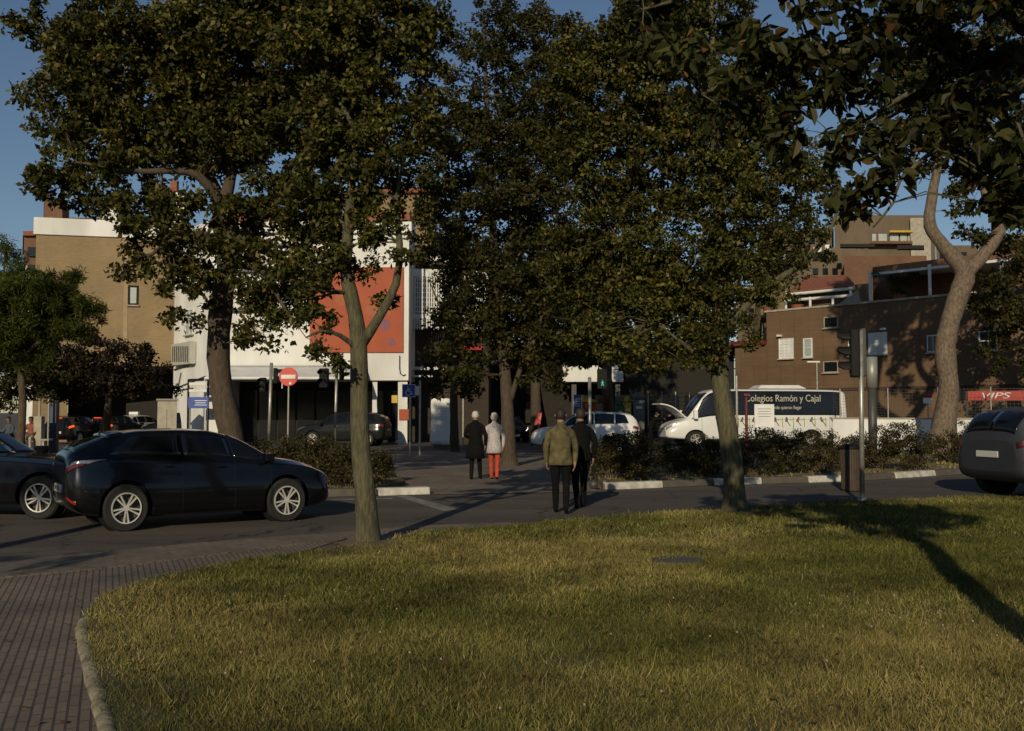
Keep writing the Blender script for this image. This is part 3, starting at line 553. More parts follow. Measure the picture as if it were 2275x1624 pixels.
# ------------------------------------------------------------------ vehicles
def pchip(xs, ys, x):
    xs, ys = np.array(xs, float), np.array(ys, float); h = np.diff(xs); dl = np.diff(ys) / h; d = np.zeros(len(xs)); d[0], d[-1] = dl[0], dl[-1]
    for i in range(1, len(xs) - 1):
        if dl[i - 1] * dl[i] > 0: w1, w2 = 2 * h[i] + h[i - 1], h[i] + 2 * h[i - 1]; d[i] = (w1 + w2) / (w1 / dl[i - 1] + w2 / dl[i])
    i = int(np.clip(np.searchsorted(xs, x) - 1, 0, len(xs) - 2)); t = np.clip((x - xs[i]) / h[i], 0, 1)
    return float((1 + 2 * t) * (1 - t) ** 2 * ys[i] + t * (1 - t) ** 2 * h[i] * d[i] + t * t * (3 - 2 * t) * ys[i + 1] + t * t * (t - 1) * h[i] * d[i + 1])
class Shell:
    """Car body as a surface S(x, v): x runs rear to front, v from the sill (0) over the side to the roof centre (11)."""
    def __init__(s, st): s.st = st; s.x = [r[0] for r in st]; s.L = s.x[-1]
    def ctl(s, x):
        zb, w_, zm, zs, ws, zt, wt = [pchip(s.x, [r[k] for r in s.st], x) for k in range(1, 8)]
        zs = min(zs, zt - .012); cr = min(.06, (zt - zs) * .3); e = zt - cr - zs
        return [(0, zb), (.8 * w_, zb), (.955 * w_, zb + .05), (.99 * w_, zb + .2 * (zm - zb) + .05), (w_, zm), (ws, zs - .25 * (zs - zm)), (ws * .985, zs), (ws + (wt - ws) * .12, zs + e * .1), (ws + (wt - ws) * .9, zs + e * .88), (wt * .965, zt - cr * .8), (wt * .7, zt - cr * .2), (0, zt)]
    def pt(s, x, v, side=1, off=0):
        c = s.ctl(x)
        def ev(v):
            if v < .5: a, b, t = c[0], c[1], v; return (a[0] + (b[0] - a[0]) * t, a[1] + (b[1] - a[1]) * t)
            if v > 10.5: a, b, t = c[10], c[11], v - 10; return (a[0] + (b[0] - a[0]) * t, a[1] + (b[1] - a[1]) * t)
            i = int(min(max(round(v), 1), 10)); t = v - i + .5; k = (.5 * (1 - t) ** 2, .5 + t * (1 - t), .5 * t * t)
            return tuple(k[0] * c[i - 1][j] + k[1] * c[i][j] + k[2] * c[i + 1][j] for j in (0, 1))
        y, z = ev(v); p = Vector((x, y, z))
        if off:
            e = .02; q = s.pt(min(x + e, s.L), v); q2 = s.pt(max(x - e, 0), v); y2, z2 = ev(min(v + .05, 11)); y1, z1 = ev(max(v - .05, 0))
            n = (q - q2).cross(Vector((0, y2 - y1, z2 - z1)))
            if n.length > 1e-9:
                n.normalize()
                if n.y * 1 + n.z * .6 < 0 and n.dot(Vector((0, 1, .5))) < 0: n = -n
                p = p + n * off
        return Vector((p.x, p.y * side, p.z))
    def body(s, mb):
        xs = sorted(set([0, .015, .04, .08, .13] + [s.L - q for q in (0, .015, .04, .08, .13)] + list(np.linspace(.2, s.L - .2, int(s.L / .09))))); vs_ = list(np.linspace(0, 11, 45)); ring = []
        for x in xs:
            a = [s.pt(x, v) for v in vs_]; b = [Vector((p.x, -p.y, p.z)) for p in a[-2:0:-1]]; ring.append(a + b)
        n = len(ring[0]); V = [p for r in ring for p in r]
        Fs = [(i * n + k, i * n + (k + 1) % n, (i + 1) * n + (k + 1) % n, (i + 1) * n + k) for i in range(len(xs) - 1) for k in range(n)] + [tuple(range(n)), tuple(range((len(xs) - 1) * n, len(xs) * n))]
        mb.add(V, Fs)
    def patch(s, mb, c4, sides=(1,), off=.006, n=(8, 6)):
        """c4: four (x, v) corners in order; makes a thin plate lying on the body."""
        for sd in sides:
            vs = []
            for lay in (off, -.01):
                for i in range(n[0] + 1):
                    for j in range(n[1] + 1):
                        u, t = i / n[0], j / n[1]
                        a = [c4[0][k] + (c4[1][k] - c4[0][k]) * u for k in (0, 1)]; b = [c4[3][k] + (c4[2][k] - c4[3][k]) * u for k in (0, 1)]
                        vs.append(s.pt(a[0] + (b[0] - a[0]) * t, a[1] + (b[1] - a[1]) * t, sd, off=lay))
            m = n[1] + 1; K = (n[0] + 1) * m; g = lambda i, j, l=0: l * K + i * m + j
            fs = [(g(i, j), g(i + 1, j), g(i + 1, j + 1), g(i, j + 1)) for i in range(n[0]) for j in range(n[1])]
            fs += [(g(i, 0), g(i + 1, 0), g(i + 1, 0, 1), g(i, 0, 1)) for i in range(n[0]) if c4[0][1] < 11 or c4[1][1] < 11] + [(g(i, n[1]), g(i + 1, n[1]), g(i + 1, n[1], 1), g(i, n[1], 1)) for i in range(n[0])]
            if c4[1][1] > 10.9: fs += [(g(0, j), g(0, j + 1), g(0, j + 1, 1), g(0, j, 1)) for j in range(n[1])]
            fs += ([] if c4[1][1] > 10.9 else [(g(0, j), g(0, j + 1), g(0, j + 1, 1), g(0, j, 1)) for j in range(n[1])]) + [(g(n[0], j), g(n[0], j + 1), g(n[0], j + 1, 1), g(n[0], j, 1)) for j in range(n[1])]
            mb.add(vs, fs)
def bool_cut(o, cutters):
    for c in cutters:
        m = o.modifiers.new('cut', 'BOOLEAN'); m.operation = 'DIFFERENCE'; m.object = c; m.solver = 'EXACT'
    dg = bpy.context.evaluated_depsgraph_get(); me = bpy.data.meshes.new_from_object(o.evaluated_get(dg)); o.modifiers.clear(); o.data = me
    for c in cutters: bpy.data.objects.remove(c)
    me.polygons.foreach_set('use_smooth', [len(p.vertices) <= 4 and p.area < .2 for p in me.polygons])
def wheel(root, x, y, r, side, spokes=10, rimr=.68):
    t = MB(); t.lathe((0, 0, 0), [(r * rimr, -.1), (r * .93, -.11), (r, -.085), (r, .085), (r * .93, .11), (r * rimr, .1), (r * rimr, 0), (r * rimr, -.1)], 36, 'Y', cap=False); wobj = bpy.data.objects.new('wheel', None); COL.objects.link(wobj); wobj.parent = root; wobj.location = (x, y, r)
    t.build('tyre', M['rubber'], wobj, smooth=False)
    q = MB(); rr_ = r * rimr; s_ = side
    for k in range(36):
        a, b = 2 * math.pi * k / 36, 2 * math.pi * (k + 1) / 36
        f = lambda an, rad, yy: Vector((rad * math.cos(an), yy * s_, rad * math.sin(an)))
        q.hexa([f(a, rr_ * .94, .1), f(b, rr_ * .94, .1), f(b, rr_ * 1.01, .1), f(a, rr_ * 1.01, .1)], [f(a, rr_ * .92, .122), f(b, rr_ * .92, .122), f(b, rr_ * 1.0, .125), f(a, rr_ * 1.0, .125)])
    for k in range(spokes):
        an = 2 * math.pi * (k + (.09 if k % 2 else -.09)) / spokes; sw = .0125 * r / .33; c, s2 = math.cos(an), math.sin(an); tw = .25
        c2, s3 = math.cos(an + tw * (1 if k % 2 else -1) * .35), math.sin(an + tw * (1 if k % 2 else -1) * .35)
        A = [Vector((c * rr_ * .14 + d * s2, .105 * s_, s2 * rr_ * .14 - d * c)) for d in (-sw * .8, sw * .8)]; B2 = [Vector((c2 * rr_ * .96 + d * s3, .112 * s_, s3 * rr_ * .96 - d * c2)) for d in (sw, -sw)]
        q.hexa([p - Vector((0, .02 * s_, 0)) for p in A + B2], A + B2)
    q.lathe((0, .1 * s_, 0), [(rr_ * .2, -.01), (rr_ * .2, .008), (rr_ * .1, .018)], 16, 'Y')
    q.build('rim', M['rim'], wobj)
    d = MB(); d.lathe((0, 0, 0), [(rr_ * .98, -.01), (rr_ * .98, .01)], 24, 'Y'); d.build('brake_disc', M['grey_dark'], wobj)
    return wobj
# stations: x, zb, w, zm, zs, ws, zt, wt
SP = {}
SP['fastback'] = dict(st=[(0, .46, .6, .66, .9, .58, .98, .42), (.04, .38, .76, .66, 1.0, .7, 1.13, .52), (.15, .3, .85, .66, 1.04, .8, 1.22, .57), (.4, .23, .9, .64, 1.04, .84, 1.335, .58), (.75, .2, .92, .63, 1.03, .855, 1.43, .58), (1.2, .18, .92, .62, 1.01, .86, 1.485, .58), (1.7, .18, .92, .62, .985, .86, 1.49, .58), (2.2, .18, .92, .62, .965, .86, 1.47, .58), (2.65, .18, .92, .62, .95, .86, 1.38, .58), (3.05, .18, .92, .62, .935, .86, 1.2, .62), (3.35, .19, .92, .61, .925, .85, 1.04, .66), (3.8, .2, .91, .6, .88, .83, .96, .62), (4.15, .23, .86, .57, .79, .78, .84, .55), (4.33, .28, .74, .54, .68, .66, .72, .45), (4.4, .34, .6, .52, .58, .52, .62, .36)],
    wx=(.86, 3.5), r=.345, side=[[(.72, 7.2), (1.0, 8.1), (1.0, 8.1), (.72, 7.2)], [(.62, 7.2), (1.72, 7.1), (1.72, 8.55), (1.0, 8.4)], [(1.77, 7.1), (2.55, 7.1), (2.48, 8.5), (1.77, 8.55)], [(2.6, 7.1), (3.3, 7.12), (2.86, 8.25), (2.53, 8.45)]],
    ws=[(3.34, 8.2), (3.34, 11), (2.6, 11), (2.54, 9.1)], rw=[(.12, 8.4), (.12, 11), (.62, 11), (.62, 9.1)], tail=[(.02, 4.95), (.02, 6.3), (.56, 6.6), (.3, 5.6)], head=[(4.36, 5.3), (4.33, 6.2), (3.95, 6.6), (4.05, 6.0)], doors=(1.72, 2.58), name='fastback')
SP['sedan'] = dict(st=[(0, .44, .62, .62, .86, .6, .96, .5), (.05, .36, .78, .62, .92, .72, 1.02, .6), (.2, .26, .87, .62, .96, .82, 1.05, .66), (.5, .21, .9, .62, .97, .84, 1.08, .64), (.85, .2, .91, .62, .97, .85, 1.2, .6), (1.3, .19, .91, .62, .96, .85, 1.38, .58), (1.7, .19, .91, .62, .95, .85, 1.42, .57), (2.1, .19, .91, .62, .94, .85, 1.36, .57), (2.5, .19, .91, .62, .93, .85, 1.14, .62), (2.72, .19, .91, .61, .92, .84, 1.0, .66), (3.5, .2, .91, .6, .88, .83, .95, .62), (4.2, .22, .87, .57, .8, .78, .87, .55), (4.55, .3, .74, .54, .68, .66, .74, .45), (4.62, .34, .6, .52, .58, .52, .64, .36)],
    wx=(.95, 3.72), r=.34, side=[[(.7, 7.2), (1.3, 7.1), (1.3, 8.5), (1.02, 8.4)], [(1.34, 7.1), (1.95, 7.1), (1.9, 8.5), (1.34, 8.55)], [(2.0, 7.1), (2.62, 7.12), (2.3, 8.2), (1.94, 8.45)]],
    ws=[(2.7, 8.2), (2.7, 11), (2.1, 11), (2.05, 9.1)], rw=[(.56, 8.4), (.56, 11), (1.05, 11), (1.05, 9.1)], tail=[(.02, 5.35), (.02, 6.35), (.3, 6.5), (.25, 5.6)], head=[(4.58, 5.3), (4.55, 6.2), (4.1, 6.6), (4.25, 6.0)], doors=(1.32, 1.97), name='sedan')
SP['suv'] = dict(st=[(0, .5, .66, .75, .98, .62, 1.06, .5), (.05, .42, .8, .75, 1.04, .74, 1.2, .56), (.15, .34, .88, .75, 1.07, .82, 1.42, .6), (.4, .28, .92, .75, 1.07, .86, 1.6, .63), (.9, .26, .93, .75, 1.06, .87, 1.67, .64), (1.7, .25, .93, .74, 1.04, .87, 1.69, .64), (2.4, .25, .93, .73, 1.03, .87, 1.66, .63), (2.8, .25, .93, .72, 1.02, .87, 1.53, .64), (3.15, .25, .93, .72, 1.01, .87, 1.3, .67), (3.4, .26, .93, .72, 1.0, .86, 1.12, .7), (3.9, .27, .92, .71, .96, .84, 1.05, .66), (4.3, .32, .87, .66, .86, .78, .93, .58), (4.45, .38, .76, .62, .76, .66, .8, .5), (4.5, .44, .64, .6, .66, .54, .7, .42)],
    wx=(.85, 3.6), r=.36, side=[[(.45, 7.2), (1.0, 7.1), (1.0, 8.5), (.62, 8.4)], [(1.06, 7.1), (1.85, 7.1), (1.85, 8.55), (1.06, 8.55)], [(1.9, 7.1), (2.6, 7.1), (2.52, 8.5), (1.9, 8.55)], [(2.65, 7.1), (3.25, 7.12), (2.85, 8.3), (2.57, 8.45)]],
    ws=[(3.36, 8.2), (3.36, 11), (2.62, 11), (2.56, 9.1)], rw=[(.06, 8.3), (.06, 11), (.34, 11), (.34, 9.1)], tail=[(.02, 4.9), (.02, 6.5), (.28, 6.7), (.3, 5.2)], head=[(4.46, 5.2), (4.42, 6.1), (3.98, 6.5), (4.1, 5.9)], doors=(1.87, 2.63), name='suv')
SP['hatch'] = dict(st=[(x, *(q if i not in () else q)) for i, (x, *q) in enumerate([(0, .45, .64, .66, .88, .6, .95, .48), (.05, .38, .77, .66, .94, .71, 1.1, .52), (.15, .3, .84, .66, .97, .78, 1.28, .56), (.4, .24, .88, .66, .97, .82, 1.42, .58), (.9, .22, .89, .66, .96, .83, 1.48, .59), (1.6, .2, .89, .65, .95, .83, 1.5, .59), (2.2, .2, .89, .65, .94, .83, 1.47, .59), (2.6, .2, .89, .64, .93, .83, 1.34, .6), (2.95, .2, .89, .64, .92, .83, 1.14, .63), (3.15, .21, .89, .63, .91, .82, 1.01, .66), (3.6, .22, .88, .62, .86, .8, .94, .62), (3.95, .27, .83, .58, .76, .74, .82, .54), (4.1, .33, .72, .56, .68, .62, .72, .44), (4.15, .38, .6, .54, .6, .5, .63, .36)])],
    wx=(.75, 3.3), r=.32, side=[[(.4, 7.2), (.8, 7.1), (.8, 8.5), (.55, 8.4)], [(.86, 7.1), (1.6, 7.1), (1.6, 8.55), (.86, 8.55)], [(1.65, 7.1), (2.35, 7.1), (2.28, 8.5), (1.65, 8.55)], [(2.4, 7.1), (3.05, 7.12), (2.62, 8.3), (2.33, 8.45)]],
    ws=[(3.12, 8.2), (3.12, 11), (2.4, 11), (2.34, 9.1)], rw=[(.06, 8.3), (.06, 11), (.32, 11), (.32, 9.1)], tail=[(.02, 4.9), (.02, 6.5), (.26, 6.7), (.28, 5.2)], head=[(4.12, 5.2), (4.08, 6.1), (3.66, 6.5), (3.78, 5.9)], doors=(1.63, 2.37), name='hatch')
def text(mb_name, body, size, m, parent, loc, rot, depth=.004, align='LEFT', scale=(1, 1, 1), shear=0):
    cu = bpy.data.curves.new(mb_name, 'FONT'); cu.body = body; cu.size = size; cu.extrude = depth; cu.align_x = align; cu.shear = shear
    t = bpy.data.objects.new(mb_name, cu); COL.objects.link(t); dg = bpy.context.evaluated_depsgraph_get(); dg.update()
    me = bpy.data.meshes.new_from_object(t.evaluated_get(dg)); bpy.data.objects.remove(t); me.materials.clear()
    o = mesh_obj(mb_name, me, m, parent); o.location = loc; o.rotation_euler = rot; o.scale = scale; return o
def car(kind, name, label, loc, heading, paint, group=None, cat='car', braking=False, lit=False, plate='', glass='glass', taxi=False, tail=None):
    """loc: ground point under the middle of the car; heading: angle of its nose from +X."""
    sp = SP[kind]; sh = Shell(sp['st']); L = sh.L; root = thing(name, loc, label, cat, group, heading)
    off = Vector((-L / 2, 0, 0)); r = sp['r']
    def fin(mb, nm, m, par=root, **k): mb.v = [tuple(Vector(v) + off) for v in mb.v]; return mb.build(nm, m, par, **k)
    mb = MB(); sh.body(mb); b = fin(mb, 'body', paint, smooth=True)
    cut = []
    for wx in sp['wx']:
        for sd_ in (1, -1):
            c = MB(); c.lathe((wx - L / 2, sd_ * .92, r + .01), [(r + .055, -.3), (r + .055, .3)], 32, 'Y'); cut.append(c.build('cutter', paint, root))
    bpy.context.view_layer.update(); bool_cut(b, cut)
    b.data.materials.clear(); b.data.materials.append(paint)
    mb = MB()
    for wx in sp['wx']:
        for sd_ in (1, -1): mb.lathe((wx, sd_ * .66, r + .01), [(r + .06, -.05), (r + .06, .04)], 24, 'Y')
    mb.v = [tuple(Vector(v) + off) for v in mb.v]; mb.split('wheel_well', M['black'], root)
    wy = sp['st'][6][2] - .125
    for wx in sp['wx']:
        for sd_ in (1, -1): wheel(root, wx - L / 2, sd_ * wy, r, sd_, rimr=.66)
    for i, q in enumerate(sp['side']):
        if abs(q[0][0] - q[3][0]) < .001 and abs(q[0][1] - q[3][1]) < .001: continue
        for sd_ in (1, -1): mb = MB(); sh.patch(mb, q, (sd_,)); fin(mb, 'side_window', M[glass], smooth=True)
    mb = MB(); sh.patch(mb, sp['ws'], (1, -1), n=(10, 8)); fin(mb, 'windshield', M[glass], smooth=True)
    mb = MB(); sh.patch(mb, sp['rw'], (1, -1), n=(10, 8)); fin(mb, 'rear_window', M[glass], smooth=True)
    for sd_ in (1, -1):
        q = sp['tail']; x0, v0, x1, v1 = q[0][0], q[0][1], q[2][0], q[2][1]
        mb = MB(); sh.patch(mb, q, (sd_,), off=.012)
        if kind == 'fastback':
            tl = fin(mb, 'tail_light', M['lens_white'], smooth=True)
            mb = MB(); vm = v0 + .36 * (v1 - v0); sh.patch(mb, [(x0, v0), (x0, vm), (.28, vm + .12), (.25, v0 + .4)], (sd_,), off=.02); fin(mb, 'red_lens', M['lens_red'], tl, smooth=True)
        else: fin(mb, 'tail_light', M[tail or ('lamp_red' if braking else 'lens_red')], smooth=True)
        mb = MB(); sh.patch(mb, sp['head'], (sd_,), off=.01); fin(mb, 'headlight', M['head_lit' if lit else 'lens_white'], smooth=True)
        mb = MB()
        zs = sp['st'][8][4]; x = sp['doors'][1] + .55; mb.box((x, sd_ * (.99), zs + .09), (.16, .2, .13)); mb.box((x + .02, sd_ * .88, zs + .02), (.08, .1, .04)); fin(mb, 'wing_mirror', paint, bevel=.03)
        mb = MB()
        for x in tuple(sp['doors']) + (sp['doors'][1] + .62,): mb = MB(); mb.tube([sh.pt(x + .02, v, sd_, off=.001) for v in np.linspace(2.2, 6.95, 14)], .004, 4); fin(mb, 'door_seam', M['black'])
        mb = MB()
        for x in sp['doors']: mb = MB(); mb.tube([sh.pt(x - .28 + t, 5.35, sd_, off=.02) for t in (0, .05, .12, .17)], [.008, .014, .014, .008], 6); fin(mb, 'door_handle', paint)
    mb = MB(); mb.box((-.005, 0, .62 if kind != 'suv' else .8), (.03, .52, .115)); pl = fin(mb, 'number_plate', M['plate'], bevel=.004)
    if plate: text('plate_text', plate, .1, M['black'], pl, (-L / 2 - .0215, .235, .585), (R(90), 0, R(-90)), .001)
    mb = MB(); mb.box((L + .0, 0, .4), (.03, .5, .11)); fin(mb, 'number_plate', M['plate'])
    mb = MB(); mb.box((L - .02, 0, .52), (.05, .7, .1)); mb.box((L - .03, 0, .32), (.05, .9, .1)); fin(mb, 'grille', M['black'], bevel=.02)
    if kind == 'fastback':
        mb = None
        for sd_ in (1, -1): mb = MB(); sh.patch(mb, [(.02, 2.7), (.02, 3.05), (.13, 3.05), (.13, 2.7)], (sd_,), off=.01); fin(mb, 'reflector', M['lens_red'])
        mb = MB(); sh.patch(mb, [(.62, 9.0), (.62, 11), (.86, 11), (.86, 9.0)], (1, -1), off=.03); fin(mb, 'spoiler', paint, smooth=True)
        mb = MB(); mb.box((.84, 0, 1.455), (.03, .5, .02)); fin(mb, 'brake_light', M['lens_red'])
    if braking: mb = MB(); mb.box((.19 if kind == 'suv' else .14, 0, 1.50 if kind == 'suv' else 1.36), (.05, .42, .035)); fin(mb, 'brake_light', M['lamp_red'])
    if taxi:
        mb = MB(); mb.box((1.5, 0, 1.6), (.22, .62, .17)); fin(mb, 'taxi_sign', M['white'], bevel=.03)
    return root
def heading(a, b): return math.atan2(b.y - a.y, b.x - a.x)

a, b = G(283, 1182), G(653, 1159); a.z = b.z = 0; u = (b - a).normalized(); nn = Vector((-u.y, u.x, 0)); mid = a + u * 1.17 + nn * .86
# wheelbase centre of the fastback is .02 m behind its middle
car('fastback', 'parked_car', 'black fastback car with bright spoked wheels, nearest on the road', mid, heading(a, b) , M['car_black'], plate='3947 LKM').scale = (.885, .94, .96)
h2 = R(-8)
car('sedan', 'waiting_car', 'black car cut off by the left edge, behind the black fastback', G(83, 1148) + Vector((-1.04, .62, 0)), h2, M['car_dark'])
car('suv', 'passing_car', 'slate blue car cut off by the right edge of the photo', G(2440, 1100) + Vector((-.12, .1, 0)), R(16), M['car_blue'], tail='lens_dull').scale = (1.1, 1.1, 1.07)
car('suv', 'dark_suv', 'dark suv parked behind the left hedge, between the no entry sign and the near tree', G(765, 990), R(172), M['car_grey'])
car('suv', 'black_suv', 'black car parked behind the big leaning trunk, under the white awning', G(408, 981), R(176), M['car_dark'])
car('hatch', 'braking_car', 'dark car seen from behind with red lights on, right of the blue column', G(170, 985), R(86), M['car_dark'], braking=True)
car('hatch', 'taxi', 'white taxi seen from behind with a roof sign', XY(312, 60), R(75), M['car_white'], cat='taxi', braking=True, taxi=True)
car('hatch', 'queueing_car', 'small dark car with red lights just left of the white taxi', XY(262, 56), R(80), M['car_dark'], braking=True)
car('suv', 'white_car', 'white car half hidden by the middle hedge and the two walkers', G(1300, 1004), R(176), M['car_white'], lit=False)
car('hatch', 'oncoming_car', 'dark car with lit headlamps behind the middle trunk', XY(1130, 56), R(-80), M['car_dark'], lit=True)
# --- white minibus with its bonnet up
bus_st = [(0, .6, 1.0, 1.0, 1.4, .98, 2.5, .8), (.06, .45, 1.08, 1.0, 1.42, 1.06, 2.66, .9), (.25, .36, 1.12, 1.0, 1.44, 1.1, 2.74, .94), (.8, .34, 1.13, 1.0, 1.45, 1.11, 2.78, .95), (3, .33, 1.13, 1.0, 1.45, 1.11, 2.8, .95), (5.4, .33, 1.13, 1.0, 1.45, 1.11, 2.8, .95), (5.9, .33, 1.12, 1.0, 1.42, 1.1, 2.72, .93), (6.15, .33, 1.11, .98, 1.38, 1.08, 2.5, .9), (6.5, .33, 1.08, .95, 1.33, 1.04, 2.02, .88), (6.85, .34, 1.04, .9, 1.27, .99, 1.5, .86), (7.0, .35, 1.02, .88, 1.24, .96, 1.34, .84), (7.4, .38, .97, .82, 1.1, .88, 1.2, .74), (7.65, .42, .88, .76, .98, .76, 1.04, .62), (7.75, .48, .74, .7, .86, .62, .92, .5)]
bp, bq = G(1500, 989), G(1850, 984.5); bp, bq = XY(1470, 48.6), XY(1862, 49.6)
L = 7.75; cen = (bp + bq) / 2; hd = heading(bq, bp); k = (bp - bq).length / 7.75
bus = thing('minibus', cen, 'white school minibus with its bonnet raised', 'minibus', rz=hd); bus.scale = (k, 1, 1)
sh = Shell(bus_st); off = Vector((-L / 2, 0, 0))
def fin(mb, nm, m, par=bus, **kw): mb.v = [tuple(Vector(v) + off) for v in mb.v]; return mb.build(nm, m, par, **kw)
mb = MB(); sh.body(mb); b = fin(mb, 'body', M['car_white'], smooth=True); cut = []
for wx in (1.6, 6.55):
    for s_ in (1, -1): c = MB(); c.lathe((wx - L / 2, s_ * 1.1, .39), [(.45, -.34), (.45, .34)], 32, 'Y'); c = c.build('cutter', M['black']); c.parent = bus; cut.append(c)
bpy.context.view_layer.update(); bool_cut(b, cut); b.data.materials.clear(); b.data.materials.append(M['car_white'])
mb = MB()
for wx in (1.6, 6.55):
    for s_ in (1, -1): mb.lathe((wx, s_ * .8, .39), [(.455, -.06), (.455, .05)], 24, 'Y'); wheel(bus, wx - L / 2, s_ * .95, .38, s_, spokes=8, rimr=.6)
mb.v = [tuple(Vector(v) + off) for v in mb.v]; mb.split('wheel_well', M['black'], bus)
for s_ in (1, -1):
    mb = MB(); sh.patch(mb, [(.28, 6.55), (5.25, 6.55), (5.25, 8.6), (.28, 8.6)], (s_,), n=(20, 8), off=.01); band = fin(mb, 'side_window', M['dark_glass'], smooth=True)
    mb = MB(); sh.patch(mb, [(5.42, 6.4), (6.75, 6.7), (6.2, 8.35), (5.42, 8.55)], (s_,), off=.01); fin(mb, 'cab_window', M['dark_glass'], smooth=True)
    mb = MB(); mb.box((6.6, s_ * 1.22, 1.55), (.16, .2, .42)); mb.box((6.66, s_ * 1.1, 1.42), (.08, .16, .05)); fin(mb, 'wing_mirror', M['white'], bevel=.04)
    mb = MB(); sh.patch(mb, [(7.72, 4.6), (7.7, 6.2), (7.3, 6.4), (7.38, 5.2)], (s_,), off=.012); fin(mb, 'headlight', M['lens_white'], smooth=True)
    mb = MB(); sh.patch(mb, [(.0, 3.4), (.0, 5.9), (.09, 5.9), (.09, 3.4)], (s_,), off=.012); fin(mb, 'tail_light', M['lens_red'], smooth=True)
    mb = MB()
    for x in (5.36, 6.3): mb.tube([sh.pt(x, v, s_, off=.001) for v in np.linspace(2.2, 6.4, 14)], .006, 4)
    mb.tube([sh.pt(x, 5.1, s_, off=.001) for x in np.linspace(.3, 5.3, 14)], .006, 4); mb.v = [tuple(Vector(v) + off) for v in mb.v]; mb.split('door_seam', M['grey_dark'], bus)
mb = MB(); sh.patch(mb, [(6.86, 8.5), (6.86, 11), (6.08, 11), (6.02, 9.2)], (1, -1), n=(10, 8), off=.01); fin(mb, 'windshield', M['dark_glass'], smooth=True)
mb = MB()
for i in range(5): mb.box((2.7 + i * .01, 0, 2.83 + i * .035), (2.1 - i * .1, 1.3 - i * .06, .035))
fin(mb, 'roof_unit', M['white'], bevel=.03)
mb = MB(); mb.box((2.4, 0, 3.0), (.6, .9, .03)); mb.box((3.05, 0, 3.0), (.5, .9, .03)); mb.v = [tuple(Vector(v) + off) for v in mb.v]; mb.split('roof_vent', M['grey_dark'], bus)
mb = MB(); n_ = 10; A = []
for j in range(n_ + 1):
    t = j / n_; x = 6.9 + 1.1 * t; z = 1.36 + .8 * t - .12 * t * t + .14 * math.sin(t * math.pi); A.append((x, z))
for (x0, z0_), (x1, z1_) in zip(A, A[1:]): mb.hexa([(x0, -.8, z0_), (x1, -.78, z1_), (x1, .78, z1_), (x0, .8, z0_)], [(x0 - .02, -.8, z0_ + .05), (x1 - .02, -.78, z1_ + .05), (x1 - .02, .78, z1_ + .05), (x0 - .02, .8, z0_ + .05)])
fin(mb, 'bonnet', M['car_white'], smooth=False)
# side facing the camera: which local y is nearer?
cs = 1 if (Matrix.Rotation(hd, 3, 'Z') @ Vector((0, 1, 0))).y < 0 else -1
M['print'] = mat('dark print', (.1, .08, .07), .5, (.2, .07, .04), 4)
M['letter'] = mat('cream lettering', (.5, .48, .38), .6)
for t_, px_, py_, sz in (('Colegios Ramón y Cajal', 1636, 892, .47), ('donde quieran llegar', 1690, 909, .24)):
    x = (px_ - 1470) / (1862 - 1470); xl = L - x * L; y = cs * 1.16
    z = P(CX, py_, 48.5).z
    text('lettering', t_, sz, M['letter'], bus, (xl - L / 2, cs * (1.085 if py_ < 900 else 1.105), z), (R(90), 0, R(180) if cs > 0 else 0), .02, scale=((.84 if sz > .3 else .8) / k, 1, 1))
rr = random.Random(8); mb = MB()
for i in range(10):
    x = .5 + i * .47
    for v0, v1, dx in ((4.5, 4.62, .2), ): mb2 = None
    sh.patch(mb, [(x, 4.9), (x + .28, 4.9), (x + .28, 5.0), (x, 5.0)], (cs,), off=.012, n=(2, 1)); sh.patch(mb, [(x, 3.9), (x + .03, 3.9), (x + .03, 5.6), (x, 5.6)], (cs,), off=.012, n=(1, 3))
fin(mb, 'green_graphic', mat('lime print', (.3, .36, .04), .5))
mb = MB()
for i in range(9):
    mb = MB(); x = .62 + i * .5 + rr.uniform(-.05, .05); lean = rr.uniform(-.12, .12)
    sh.patch(mb, [(x, 4.6), (x + .12, 4.6), (x + .1 + lean, 5.5), (x + .02 + lean, 5.5)], (cs,), off=.012, n=(2, 2)); sh.patch(mb, [(x + lean + .02, 5.55), (x + lean + .1, 5.55), (x + lean + .1, 5.75), (x + lean + .02, 5.75)], (cs,), off=.012, n=(1, 1)); sh.patch(mb, [(x, 4.6), (x + .04, 4.6), (x - .08, 4.05), (x - .12, 4.05)], (cs,), off=.012, n=(1, 1)); fin(mb, 'figure_graphic', M['print'])
mb = MB(); sh.patch(mb, [(5.62, 5.25), (5.74, 5.25), (5.74, 5.6), (5.62, 5.6)], (cs,), off=.012, n=(1, 1)); fin(mb, 'red_emblem', M['red'])

